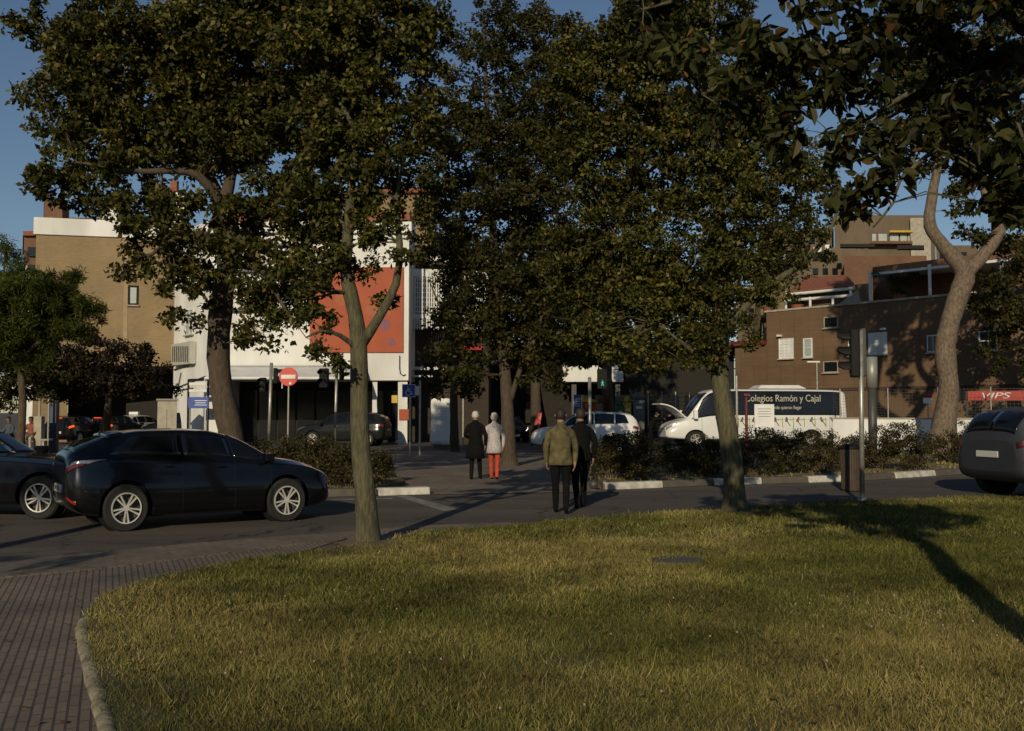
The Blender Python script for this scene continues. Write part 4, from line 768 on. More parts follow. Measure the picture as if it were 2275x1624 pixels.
# ------------------------------------------------------------------ people
def person(name, loc, hd_, label, joints, cols, hair='hair_dark', coat=None, cap=None, rest=None, group=None, hairlen=0.0, height=1.0):
    """joints in metres: local +Y is forward, +X right, Z up."""
    root = thing(name, loc, label, 'person', group, hd_); J = joints; s = height
    vs, rad, eds, col = [], [], [], []
    def v(p, r, c):
        vs.append(tuple(q * s for q in p)); rad.append(r if hasattr(r, '__len__') else (r, r)); col.append(c); return len(vs) - 1
    def chain(start, plist):
        last = start
        for p, r, c in plist: i = v(p, r, c); eds.append((last, i)); last = i
        return last
    T, S, Sh, Sk = 'top', 'legs', 'shoe', 'skin'; lean = J.get('lean', 0); hx = J.get('hipx', 0)
    def up(x, y, z): # lean the trunk forward about the hip
        dz = z - .92; return (x + hx, y + dz * math.sin(lean), .92 + dz * math.cos(lean))
    pel = v((hx, 0, .94), (.155, .125), S)
    tr = chain(pel, [(up(0, 0, 1.08), (.145, .12), T), (up(0, .0, 1.24), (.165, .125), T), (up(0, -.01, 1.38), (.17, .12), T)])
    nk = chain(tr, [(up(0, -.01, 1.46), (.08, .075), T), (up(0, .0, 1.51), (.055, .06), Sk), (up(0, .015, 1.57), (.07, .08), Sk), (up(0, .02, 1.64), (.078, .098), Sk), (up(0, .015, 1.71), (.066, .08), Sk)])
    for sd_ in (-1, 1):
        a = J['arm' + ('L' if sd_ < 0 else 'R')]; e, h = a
        sh_ = chain(tr, [(up(sd_ * .13, -.01, 1.41), (.08, .075), T), (up(sd_ * .185, -.01, 1.37), (.066, .066), T)])
        E, Hn = up(*e), up(*h); S0 = up(sd_ * .185, -.01, 1.37); m1 = tuple((a_ + b_) / 2 for a_, b_ in zip(S0, E)); m2 = tuple((a_ + b_) / 2 for a_, b_ in zip(E, Hn))
        wr_ = chain(sh_, [(m1, .064, T), (E, .056, T), (m2, .052, T), (Hn, .042, T)])
        d = Vector(Hn) - Vector(E); d.normalize(); sdv = d.cross(Vector((1, 0, 0))).normalized(); H_ = Vector(Hn)
        pm = chain(wr_, [(tuple(H_ + d * .045), (.026, .036), Sk), (tuple(H_ + d * .085), (.022, .038), Sk)])
        cu = Vector((-sd_ * .35, .0, 0))
        for k, (o_, ln) in enumerate(((-.03, .062), (-.01, .075), (.01, .07), (.03, .055))):
            b_ = H_ + d * .1 + sdv * o_; chain(pm, [(tuple(b_), .0095, Sk), (tuple(b_ + d * ln * .5 + cu * .03), .009, Sk), (tuple(b_ + d * ln + cu * .09), .0075, Sk)])
        chain(wr_, [(tuple(H_ + d * .04 - sdv * .04), .012, Sk), (tuple(H_ + d * .085 - sdv * .06 + cu * .04), .0095, Sk)])
        kn, an = J['leg' + ('L' if sd_ < 0 else 'R')]
        ft = J.get('foot' + ('L' if sd_ < 0 else 'R'), (0, .13, -.045))
        hp = (sd_ * .09 + hx, 0, .86); m1 = tuple((a_ + b_) / 2 for a_, b_ in zip(hp, kn)); m2 = tuple(a_ * .6 + b_ * .4 for a_, b_ in zip(kn, an))
        lg = chain(pel, [(hp, (.095, .105), S), (m1, (.085, .09), S), (kn, (.062, .066), S), (m2, (.06, .064), S), (an, (.05, .052), S)])
        chain(lg, [((an[0], an[1] + .02, an[2] - .05), (.045, .042), Sh), ((an[0] + ft[0] * .6, an[1] + ft[1] * .7, an[2] + ft[2]), (.045, .034), Sh), ((an[0] + ft[0], an[1] + ft[1], an[2] + ft[2] * 1.05), (.038, .026), Sh)])
    me = bpy.data.meshes.new('body'); me.from_pydata(vs, eds, []); o = bpy.data.objects.new('body', me); COL.objects.link(o)
    m = o.modifiers.new('skin', 'SKIN'); m.use_smooth_shade = True
    sv = me.skin_vertices[0].data
    for i, r in enumerate(rad): sv[i].radius = (r[0] * s, r[1] * s); sv[i].use_root = (i == 0)
    sb = o.modifiers.new('sub', 'SUBSURF'); sb.levels = 2; sb.render_levels = 2
    dg = bpy.context.evaluated_depsgraph_get(); me2 = bpy.data.meshes.new_from_object(o.evaluated_get(dg)); bpy.data.objects.remove(o)
    me2.materials.clear(); keys = [T, S, Sh, Sk]
    for k in keys: me2.materials.append(M[cols[k]])
    # colour each face like the nearest stretch of the figure
    KV = np.array(vs); ea = np.array([e[0] for e in eds]); eb = np.array([e[1] for e in eds]); A = KV[ea]; Bv = KV[eb]; ab = Bv - A; l2 = (ab ** 2).sum(1)
    rr_ = np.array([max(r) for r in rad]); cidx = [keys.index(c) for c in col]; mi = []
    for p in me2.polygons:
        c = np.array(p.center); t = np.clip(((c - A) * ab).sum(1) / l2, 0, 1); d = np.linalg.norm(A + ab * t[:, None] - c, axis=1) / (rr_[ea] * (1 - t) + rr_[eb] * t); i = int(d.argmin()); mi.append(cidx[ea[i]] if t[i] < .5 else cidx[eb[i]])
    me2.polygons.foreach_set('material_index', mi); me2.polygons.foreach_set('use_smooth', [True] * len(mi)); body = mesh_obj('body', me2, None, root)
    hc = Vector(up(0, .005, 1.665)) * s
    mb = MB(); R0 = random.Random(len(vs) + int(height * 100)); ring = []
    prof = [(.03, .098), (.06, .088), (.084, .062), (.096, .03), (.1, -.01), (.098, -.05 - hairlen * .4), (.082, -.08 - hairlen), (.05, -.09 - hairlen)]
    vs2 = []; n_ = 18
    for r, h in prof:
        for k_ in range(n_):
            an = 2 * math.pi * k_ / n_; fwd = math.sin(an); rr2 = r * s * (1 + R0.uniform(-.05, .05)); y_ = rr2 * fwd * 1.08
            if fwd > .1 and h < .03: y_ = min(y_, .015)      # hair stays off the face
            vs2.append(hc + Vector((rr2 * math.cos(an) * .9, y_, h * s + R0.uniform(-.004, .004))))
    mb.add(vs2, [(i * n_ + k_, i * n_ + (k_ + 1) % n_, (i + 1) * n_ + (k_ + 1) % n_, (i + 1) * n_ + k_) for i in range(len(prof) - 1) for k_ in range(n_)] + [tuple(range(n_))[::-1], tuple(range((len(prof) - 1) * n_, len(prof) * n_))]); mb.build('hair', M[hair], root, smooth=True)
    # face: eyes, nose, mouth, ears
    f0 = Vector(up(0, .11, 1.64)) * s; mb = MB(); mb.tube([f0 + Vector((0, .0, .01)), f0 + Vector((0, .022, -.02)), f0 + Vector((0, .004, -.026))], [.008, .013, .006], 6)
    for q in (-1, 1): mb.tube([hc + Vector((q * .078, 0, -.0)), hc + Vector((q * .09, -.012, -.012)), hc + Vector((q * .08, -.002, -.05))], [.012, .016, .008], 6)
    fc = mb.build('ears_and_nose', M['skin'], body, smooth=True); mb = MB()
    for q in (-1, 1): mb.lathe(f0 + Vector((q * .03, -.012, .004)), [(.004, -.004), (.009, 0), (.004, .006)], 8, 'Y')
    mb.box(f0 + Vector((0, -.012, -.052)), (.045, .01, .008)); mb.build('eyes_and_mouth', M['cloth_black'], body)
    if coat:   # coat: (material, hem height, width, skirt flare)
        m_, hem, w0, fl = coat; n_ = 24; prof = [(hem, w0 + fl, .15 + fl * .7), ((hem + .95) / 2, w0 + fl * .6, .145 + fl * .4), (.95, w0, .15), (1.1, w0 - .02, .14), (1.28, w0 + .005, .15), (1.4, w0 - .03, .135), (1.465, .1, .09), (1.5, .075, .08)]; vs2 = []
        for z, a_, b_ in prof:
            for k_ in range(n_): an = 2 * math.pi * k_ / n_; wv = 1 + (.035 * math.sin(an * 5 + z * 9 + hem * 9) + .018 * math.sin(an * 11 + z * 23)) * (1 if z < 1.15 else .5); vs2.append(Vector(up(a_ * math.cos(an) * wv, b_ * math.sin(an) * wv - .005, z)) * s)
        mb = MB(); mb.add(vs2, [(i * n_ + k_, i * n_ + (k_ + 1) % n_, (i + 1) * n_ + (k_ + 1) % n_, (i + 1) * n_ + k_) for i in range(len(prof) - 1) for k_ in range(n_)]); c_ = mb.build('coat', M[m_], root, smooth=True); so_ = c_.modifiers.new('t', 'SOLIDIFY'); so_.thickness = .012
    return root
walk = dict(armL=((-.25, -.04, 1.12), (-.24, .06, .88)), armR=((.25, .03, 1.12), (.24, -.03, .88)), legL=((-.09, .1, .49), (-.09, .16, .09)), legR=((.09, .02, .49), (.09, -.16, .12)), footR=(0, .12, -.07))
bent = dict(armL=((-.27, -.05, 1.14), (-.16, .16, 1.06)), armR=((.27, -.03, 1.14), (.25, .04, .9)), legL=((-.09, .02, .49), (-.09, -.1, .1)), legR=((.09, .1, .49), (.1, .15, .09)), footL=(0, .12, -.06))
stand = dict(armL=((-.25, 0, 1.12), (-.25, .05, .88)), armR=((.25, 0, 1.12), (.25, .05, .88)), legL=((-.1, .02, .49), (-.1, 0, .09)), legR=((.1, .02, .49), (.1, 0, .09)))
person('person', G(1056, 1066), R(-8), 'white-haired person walking away in a long black coat', bent, dict(top='cloth_black', legs='cloth_black', shoe='cloth_black', skin='skin'), 'hair_white', coat=('cloth_black', .55, .185, .06), height=.965)
person('person', G(1098, 1066), R(-6), 'white-haired person walking away in a grey knitted tunic and red trousers', walk, dict(top='cloth_knit', legs='cloth_red', shoe='cloth_black', skin='skin'), 'hair_white', coat=('cloth_knit', .70, .175, .045), hairlen=.02, height=.945)
person('person', G(1246, 1142), R(-4), 'person walking away in an olive jacket and black trousers', walk, dict(top='cloth_olive', legs='cloth_black', shoe='cloth_black', skin='skin'), 'hair_dark', coat=('cloth_olive', .82, .195, .012), height=.985)
person('person', G(1290, 1130), R(14), 'person walking in a dark jacket, touching shoulders with the olive jacket', bent, dict(top='cloth_black', legs='cloth_black', shoe='cloth_black', skin='skin'), 'hair_dark', coat=('cloth_black', .84, .185, .012), height=.99)
reach = dict(armL=((-.2, .26, 1.3), (-.18, .5, 1.35)), armR=((.2, .28, 1.42), (.15, .55, 1.55)), legL=((-.1, .06, .49), (-.1, -.05, .09)), legR=((.1, .1, .49), (.12, .12, .09)), lean=R(28))
person('person', XY(1443, 47.3), R(-88), 'person in dark clothes leaning in under the raised bonnet of the minibus', reach, dict(top='cloth_black', legs='cloth_black', shoe='cloth_black', skin='skin'), 'hair_dark', height=1.0)
sit = dict(armL=((-.25, .08, 1.14), (-.12, .3, 1.06)), armR=((.25, .08, 1.14), (.12, .3, 1.06)), legL=((-.1, .42, .92), (-.12, .44, .5)), legR=((.1, .42, .92), (.12, .5, .5)), lean=R(8))
def bench(loc, hd_):
    t = thing('bench', loc, 'low stone bench at the far left where two people sit', 'bench', rz=hd_)
    MB().box((0, 0, .43), (2.4, .45, .08)).build('seat', M['stone'], t, bevel=.02); mb = MB()
    for x in (-.9, .9): b_ = MB().box((x, 0, .195), (.2, .38, .388)); b_.build('leg', M['stone'], t)
sp = XY(24, 40)
bench(Vector((sp.x + .4, sp.y, .13)), R(5))
person('person', Vector((sp.x, sp.y + .02, -.26)), R(160), 'person in a blue grey shirt sitting at the far left', sit, dict(top='cloth_blue', legs='cloth_black', shoe='white', skin='skin'), 'hair_dark')
person('person', Vector((sp.x + .85, sp.y + .02, -.26)), R(185), 'person with bare arms sitting beside the blue grey shirt at the far left', sit, dict(top='tile', legs='stone', shoe='white', skin='skin'), 'hair_dark')

# ------------------------------------------------------------------ signs, lights, street furniture
def pole(mb, base, top, r): mb.tube([base, top], r, 12)
def signal_head(root, c, d, right=None, n=3, face=Vector((0, -1, 0)), size=.3, vis=True):
    """c: centre of the stack; face: the way the lamps look."""
    f = face.normalized(); rz = math.atan2(f.x, -f.y); O_ = root.location; mb = MB(O_)
    mb.box(c, (size, size * .62, size * n + .06), rz); h = mb.build('signal_head', M['black'], root, bevel=.03); v_ = MB(O_); l_ = MB(O_)
    for i in range(n):
        p = c + Vector((0, 0, (i - (n - 1) / 2) * size)) + f * size * .31
        rt = Vector((-f.y, f.x, 0)); pr = []
        seg = 9
        for k_ in range(seg):
            an = math.pi * (-.05 + 1.1 * k_ / (seg - 1)); pr.append(rt * math.cos(an) * size * .42 + Vector((0, 0, math.sin(an) * size * .42)))
        for a_, b_ in zip(pr, pr[1:]):
            q = [p + a_, p + b_, p + b_ + f * size * (.75 if b_.z > 0 else .35), p + a_ + f * size * (.75 if a_.z > 0 else .35)]; v_.hexa(q, [x * 1 + (x - p - f * (x - p).dot(f)).normalized() * .012 for x in q])
        l_.tube([p, p + f * .015], size * .36, 14); v_.build('visor', M['black'], h); v_ = MB(O_)
    l_.split('lens', M['dark_glass'], h); return h
# near traffic light, right
b_ = G(1916, 1119); t = thing('traffic_light', b_, 'tall traffic light beside the brown bin, on the right', 'traffic light'); O_ = b_
pz = P(1912, 735, b_.y); mb = MB(O_); pole(mb, b_, Vector((pz.x, pz.y, pz.z)), .046); mb.tube([b_, b_ + Vector((0, 0, .12))], .085, 12); mb.build('pole', M['steel'], t, smooth=True)
c = P(1899, 785, b_.y); signal_head(t, c, 0, n=3, face=Vector((-.97, .25, 0)), size=.275)
mb = MB(O_); c2 = P(1915, 783, b_.y + .1); mb.box(c2, (.11, .2, .88)); mb.build('mounting_box', M['grey_dark'], t, bevel=.02)
# sign tube behind it
b2 = XY(1938, 30); t = thing('utility_column', b2, 'wide pale metal column just right of the near traffic light', 'column')
MB(b2).tube([Vector((b2.x, b2.y, zat(862, 30))), Vector((b2.x, b2.y, zat(793, 30)))], .165, 20).build('casing', mat('pale metal', (.36, .36, .31), .5, metal=.4), t, smooth=True)
MB(b2).tube([Vector((b2.x, b2.y, 0)), Vector((b2.x, b2.y, zat(862, 30) - .005))], .13, 14).build('base_column', M['grey_dark'], t, smooth=True)
# pedestrian light in the middle
b_ = G(1311, 1065); t = thing('pedestrian_light', b_, 'steel post right of the two near walkers, with a green walking signal', 'traffic light')
mb = MB(b_); pole(mb, b_, P(1310, 838, b_.y), .042); mb.tube([b_, b_ + Vector((0, 0, .1))], .075, 12); mb.build('pole', M['steel'], t, smooth=True)
mb = MB(b_); c = P(1338, 842, b_.y); mb.box(c, (.25, .16, .5)); mb.box(c + Vector((-.18, .02, -.1)), (.14, .04, .04)); hd_ = mb.build('signal_head', M['black'], t, bevel=.02)
mb = MB(b_); c = P(1338, 851, b_.y) + Vector((0, -.095, 0)); q = .011
for a1, a2, r in (((0, .07), (0, .055), .014), ((0, .04), (0, -.01), .017), ((0, -.01), (-.028, -.07), .011), ((0, -.01), (.028, -.07), .011), ((0, .035), (-.035, -.005), .008), ((0, .035), (.034, .0), .008)):
    mb.tube([c + Vector((a1[0], 0, a1[1])), c + Vector((a2[0], 0, a2[1]))], r, 6)
mb.build('green_figure', M['green_lit'], hd_)
for x, y, r in ((1319, 1085, .1), (1344, 1080, .1)):
    g_ = G(x, y + 5); t = thing('ball_bollard', g_, 'dark round bollard by the pedestrian light, ' + ('left of the pair' if x < 1330 else 'right of the pair'), 'bollard', 'ball bollards'); MB(g_).lathe(g_, [(.02, 0), (.07, .0), (.07, .02), (.05, .035)], 16).build('foot', M['kerb_grey'], t); a_ = [(.001, 0)] + [(r * math.sin(k_ * math.pi / 8), r - r * math.cos(k_ * math.pi / 8)) for k_ in range(1, 8)] + [(.001, 2 * r)]; MB(g_).lathe(g_ + Vector((0, 0, .03)), a_, 18).build('ball', M['grey_dark'], t, smooth=True)
# two far traffic lights on the left
b_ = G(596, 1016); t = thing('traffic_light', b_, 'slim traffic light left of the no entry sign', 'traffic light')
mb = MB(b_); pole(mb, b_, P(603, 806, b_.y), .06); mb.tube([b_, b_ + Vector((0, 0, .12))], .11, 12); mb.build('pole', M['steel'], t, smooth=True)
signal_head(t, P(612, 835, b_.y), 0, n=2, face=Vector((.95, .2, 0)), size=.26); signal_head(t, P(584, 855, b_.y), 0, n=2, face=Vector((-.3, -.9, 0)), size=.24)
b_ = G(743, 1008); t = thing('traffic_light', b_, 'slim traffic light between the no entry sign and the near trunk', 'traffic light')
mb = MB(b_); pole(mb, b_, P(749, 800, b_.y), .06); mb.build('pole', M['steel'], t, smooth=True)
signal_head(t, P(759, 826, b_.y), 0, n=2, face=Vector((.95, .2, 0)), size=.3); signal_head(t, P(720, 840, b_.y), 0, n=2, face=Vector((-.2, -.95, 0)), size=.36)
# no entry sign
b_ = XY(640, 36); t = thing('no_entry_sign', b_, 'round red no entry sign with a white bar', 'sign'); c = P(641, 837, 36)
mb = MB(b_); pole(mb, b_, Vector((c.x, c.y + .05, c.z)), .035); mb.build('post', M['steel'], t)
mb = MB(b_); mb.lathe(c, [(.33, -.02), (.34, 0), (.33, .015)], 32, 'Y'); ds = mb.build('disc', M['sign_red'], t)
mb = MB(b_); mb.box(c + Vector((0, -.03, 0)), (.52, .012, .14)); mb.build('white_bar', M['white'], ds); mb = MB(b_); mb.box(c + Vector((.07, -.03, -.24)), (.08, .01, .08)); mb.build('sticker', M['white'], ds)
# wheelchair parking sign
b_ = XY(911, 38); t = thing('disabled_parking_sign', b_, 'blue square sign with a white wheelchair symbol', 'sign'); c = P(908, 868, 38)
mb = MB(b_); pole(mb, b_, Vector((c.x + .05, c.y + .05, c.z + .2)), .035); mb.build('post', M['steel'], t)
mb = MB(b_); mb.box(c, (.5, .02, .5)); pl = mb.build('plate', M['blue'], t); mb = MB(b_)
def st(l, r=.014): mb.tube([c + Vector((x, -.02, z)) for x, z in l], r, 6)
mb.box(c + Vector((0, -.012, .235)), (.5, .008, .015)); mb.box(c + Vector((0, -.012, -.235)), (.5, .008, .015)); mb.box(c + Vector((.24, -.012, 0)), (.015, .008, .45)); mb.box(c + Vector((-.24, -.012, 0)), (.015, .008, .45))
st([(-.03, .15), (-.03, .17)], .026); st([(-.03, .12), (-.02, -.02), (.08, -.02), (.12, -.14), (.16, -.13)], .017); st([(-.025, .06), (.07, .06)]); st([(.09 * math.cos(a_) - .02 + 0, .1 * math.sin(a_) - .08) for a_ in np.linspace(R(110), R(345), 12)]); mb.build('wheelchair_symbol', M['white'], pl)
# brown litter bin
b_ = G(1891, 1092); t = thing('litter_bin', b_, 'brown litter bin with a black lid left of the tall traffic light', 'bin'); s = 1.0
hw = 22 / F * b_.y; hh = zat(990, b_.y)
mb = MB(b_); mb.lathe(b_, [(hw * .82, .02), (hw * .88, .05), (hw * .98, hh * .75), (hw, hh * .92), (hw * .96, hh * .92)], 28)
for k_ in range(28): a_ = 2 * math.pi * k_ / 28; mb.tube([b_ + Vector((math.cos(a_) * hw * .87, math.sin(a_) * hw * .87, .06)), b_ + Vector((math.cos(a_) * hw * .99, math.sin(a_) * hw * .99, hh * .9))], .012, 4)
mb.build('drum', M['bin'], t); MB(b_).lathe(b_, [(hw * 1.02, hh * .925), (hw * 1.04, hh * .95), (hw * .92, hh * 1.0), (hw * .5, hh * 1.035), (.01, hh * 1.045)], 28).build('lid', M['black'], t, smooth=True); MB(b_).box(b_ + Vector((0, 0, .01)), (.2, .2, .018)).build('base', M['grey_dark'], t)
# white totem
b_ = XY(981, 45); t = thing('totem', b_, 'tall white rounded box with a rusty lower corner', 'cabinet'); h_ = zat(885, 45); z0 = zat(988, 45); wd = 45 / F * 45
mb = MB(b_); q = []; n_ = 6; r_ = .16
for cx0, cz0, a0 in ((wd / 2 - r_, h_ - r_, 0), (-wd / 2 + r_, h_ - r_, 90), (-wd / 2 + .06, z0 + .06, 180), (wd / 2 - .06, z0 + .06, 270)):
    rr2 = r_ if a0 < 180 else .06
    for k_ in range(n_ + 1): a_ = R(a0 + 90 * k_ / n_); q.append((cx0 + rr2 * math.cos(a_), cz0 + rr2 * math.sin(a_)))
mb.hexa([b_ + Vector((x, -.3, z)) for x, z in q], [b_ + Vector((x, .3, z)) for x, z in q])
m_, tt, bb = node_mat('totem paint'); tc = tt.nodes.new('ShaderNodeTexCoord'); nz = tt.nodes.new('ShaderNodeTexNoise'); nz.inputs['Scale'].default_value = 2.2; sx = tt.nodes.new('ShaderNodeSeparateXYZ'); ma = tt.nodes.new('ShaderNodeMath'); ma.operation = 'MULTIPLY_ADD'
cr = tt.nodes.new('ShaderNodeValToRGB'); cr.color_ramp.elements[0].position = .36; cr.color_ramp.elements[0].color = (.34, .14, .04, 1); cr.color_ramp.elements[1].position = .56; cr.color_ramp.elements[1].color = (.74, .74, .7, 1)
tt.links.new(tc.outputs['Object'], nz.inputs[0]); tt.links.new(tc.outputs['Object'], sx.inputs[0]); tt.links.new(nz.outputs[0], ma.inputs[0]); ma.inputs[1].default_value = .35; tt.links.new(sx.outputs[2], ma.inputs[2]); tt.links.new(ma.outputs[0], cr.inputs[0]); tt.links.new(cr.outputs[0], bb.inputs['Base Color']); bb.inputs['Roughness'].default_value = .5
cs_ = mb.build('casing', m_, t, bevel=.03); MB(b_).box(b_ + Vector((0, 0, z0 / 2)), (.7, .5, z0)).build('plinth', M['grey_dark'], t); mb = MB(b_)
for k_ in range(5): mb.box(b_ + Vector((.0, -.303, h_ - .45 - k_ * .13)), (.5 - .06 * (k_ % 3), .004, .02))
mb.build('printed_lines', mat('pale grey print', (.45, .45, .43), .6), cs_); MB(b_).box(b_ + Vector((-wd / 2 - .03, -.1, h_ * .58)), (.06, .12, .2)).build('handle', M['grey_dark'], t)
# posts
for x, y0, y1, Y, lab, top in ((933, 845, 1004, 39, 'slim post left of the white totem with a small white box on top', 1), (1029, 842, 915, 50, 'slim pale post right of the white totem', 0), (88, 800, 985, 40, 'pale stone post beside the sitting people at the far left', 2), (1637, 835, 992, 36, 'slim grey post in front of the white minibus', 0), (1658, 880, 985, 38, 'red post in front of the white minibus', 3), (1816, 805, 850, 55, 'thin lamp post behind the roof of the minibus', 4)):
    b_ = XY(x, Y); t = thing('post', b_, lab, 'post'); mb = MB(b_); m_ = M['red_dark'] if top == 3 else M['steel']; rd = .045 if top != 3 else .055
    if top == 2: mb.prism([(b_.x - .15, b_.y - .15), (b_.x + .15, b_.y - .15), (b_.x + .15, b_.y + .15), (b_.x - .15, b_.y + .15)], 0, zat(925, Y)); m_ = M['stone']
    mb.tube([b_, Vector((b_.x, b_.y, zat(y0, Y)))], rd, 10); mb.build('shaft', m_, t)
    c = Vector((b_.x, b_.y, zat(y0, Y)))
    if top == 1: MB(b_).box(Vector((c.x - .1, c.y, zat(868, Y))), (.16, .1, .36)).build('box', M['white'], t)
    elif top == 4: MB(b_).box(c + Vector((-.2, 0, .03)), (.7, .16, .08)).build('lamp', M['white'], t)
    elif top == 3: MB(b_).box(c + Vector((0, 0, .05)), (.22, .22, .1)).build('cap', M['red_dark'], t)
    else: MB(b_).lathe(c, [(rd * 1.2, 0), (rd * 1.2, .03), (.01, .06)], 12).build('cap', M['grey_dark'], t)
b_ = XY(121, 41); t = thing('blue_column', b_, 'dark blue square column left of the car with red lights', 'column'); MB(b_).box(Vector((b_.x, b_.y, zat(855, 41) / 2)), (.3, .3, zat(855, 41))).build('shaft', mat('night blue', (.035, .045, .075), .5), t, bevel=.02); MB(b_).box(Vector((b_.x, b_.y, zat(855, 41) + .03)), (.34, .34, .06)).build('cap', M['grey_dark'], t)
b_ = XY(108, 50); t = thing('street_lamp', b_, 'thin street lamp in the shade at the far left', 'lamp'); mb = MB(b_); mb.tube([b_, Vector((b_.x, b_.y, zat(792, 50))), Vector((b_.x + .3, b_.y, zat(788, 50)))], .04, 8); mb.build('pole', M['steel'], t); MB(b_).box(Vector((b_.x + .5, b_.y, zat(787, 50))), (.5, .15, .08)).build('lamp_head', M['steel'], t)
# parking-sign boards
def board(name, label, x0, y0, x1, y1, Y, m, legs=True, cat='sign', th=.06):
    c = P((x0 + x1) / 2, (y0 + y1) / 2, Y); b_ = Vector((c.x, c.y, 0)); w_, h_ = (x1 - x0) / F * Y, (y1 - y0) / F * Y; t = thing(name, b_, label, cat)
    pn = MB(b_).box(c, (w_, th, h_)).build('panel', m, t, bevel=.01)
    if legs:
        for q in (-1, 1): MB(b_).tube([Vector((c.x + q * w_ * .42, c.y + th, 0)), Vector((c.x + q * w_ * .42, c.y + th, c.z))], .03, 6).build('leg', M['grey_dark'], t)
    return t, pn, c, w_, h_
t, pn, c, w_, h_ = board('notice_board', 'white notice board standing in front of the minibus', 1676, 898, 1720, 950, 40, M['white'])
mb = MB(t.location)
for k_ in range(4): mb.box(c + Vector((0, -.034, h_ * .3 - k_ * .1)), (w_ * (.7 - .1 * (k_ % 2)), .004, .018))
mb.build('printed_lines', M['kerb_grey'], pn)
t, pn, c, w_, h_ = board('blue_sign', 'blue vertical sign with white edges in front of the orange kiosk', 1274, 877, 1293, 922, 50, M['blue'])
mb = MB(t.location)
for k_ in (-1, 1): mb.box(c + Vector((k_ * w_ * .47, -.034, 0)), (.035, .006, h_))
mb.build('edge', M['white'], pn); mb = MB(t.location)
for k_ in range(4): mb.box(c + Vector((0, -.034, h_ * (.3 - .12 * k_))), (w_ * .6, .006, .05))
mb.build('printed_lines', M['steel'], pn)
b_ = XY(1308, 51); t = thing('kiosk', b_, 'small orange kiosk just right of the blue vertical sign', 'kiosk'); MB(b_).prism([XY(1295, 51), XY(1322, 51), XY(1326, 52), XY(1295, 52)], 0, zat(893, 51)).build('body', M['orange'], t)
mb = MB(b_); a_ = [XY(1293, 50.8), XY(1324, 50.8), XY(1328, 52.1), XY(1293, 52.1)]; zz = [zat(878, 51), zat(893, 51), zat(893, 51), zat(878, 51)]; mb.hexa([Vector((p.x, p.y, zat(893, 51) + .003)) for p in a_], [Vector((p.x, p.y, z + .04)) for p, z in zip(a_, zz)]); mb.build('roof', M['yellow'], t); MB(b_).box(XY(1308, 50.97) + Vector((0, 0, 1.2)), (.3, .05, .5)).build('window', M['dark_glass'], t)
t, pn, c, w_, h_ = board('shop_board', 'blue shop sign with white lettering under the awning by the leaning trunk', 418, 882, 464, 907, 50.5, M['blue'], legs=False)
text('lettering', 'CERVECERÍA', .15, M['white'], pn, (c.x - t.location.x - w_ * .42, c.y - .05, c.z + .0), (R(90), 0, 0), .01) if False else None
mb = MB(t.location)
for k_ in range(3): mb.box(c + Vector((.12, -.034, .1 - .11 * k_)), (.62 - .1 * (k_ % 2), .006, .035))
mb.build('printed_lines', M['white'], pn)
for q in (-1, 1): MB(t.location).tube([Vector((c.x + q * w_ * .42, c.y + .06, 0)), Vector((c.x + q * w_ * .42, c.y + .06, c.z))], .03, 6).build('leg', M['grey_dark'], t)
b_ = XY(372, 50); t = thing('cabinet', b_, 'beige utility cabinet left of the blue shop sign', 'cabinet'); MB(b_).prism([XY(350, 50), XY(393, 50), XY(393, 51), XY(350, 51)], 0, zat(890, 50)).build('body', M['stone'], t, bevel=.02); MB(b_).prism([XY(347, 49.9), XY(396, 49.9), XY(396, 51.1), XY(347, 51.1)], zat(890, 50) + .003, zat(886, 50)).build('lid', mat('beige', (.3, .27, .2), .7), t)
mb = MB(b_); mb.box(XY(371, 49.99) + Vector((0, 0, 1)), (.01, .02, 1.6)); mb.build('door_gap', M['grey_dark'], t)
b_ = XY(440, 50.9); t = thing('menu_stand', b_, 'black frame with white shelves beside the leaning trunk, under the awning', 'stand'); mb = MB(b_)
for x in (418, 462): mb.tube([XY(x, 50.9), XY(x, 50.9) + Vector((0, 0, zat(843, 51)))], .06, 6)
mb.tube([XY(418, 50.9) + Vector((0, 0, zat(845, 51))), XY(462, 50.9) + Vector((0, 0, zat(843, 51)))], .07, 6); mb.build('frame', M['black'], t); mb = MB(b_)
for y in (853, 868): mb.box(XY(441, 50.9) + Vector((0, 0, zat(y, 51))), (.9, .3, .14))
mb.split('shelf', M['white_wall'], t)
b_ = XY(1193, 54); t = thing('warning_board', b_, 'leaning orange red board behind the middle trunk', 'sign'); mb = MB(b_); a_, c_ = P(1186, 945, 54), P(1200, 945, 54); d_, e_ = P(1204, 917, 54.2), P(1194, 917, 54.2); n = Vector((0, .06, 0)); mb.hexa([a_, c_, d_, e_], [p + n for p in (a_, c_, d_, e_)]); mb.build('panel', M['sign_red'], t); MB(b_).tube([P(1197, 945, 54.2), Vector((P(1197, 945, 54.2).x, 54.2, 0))], .04, 6).build('leg', M['steel'], t)
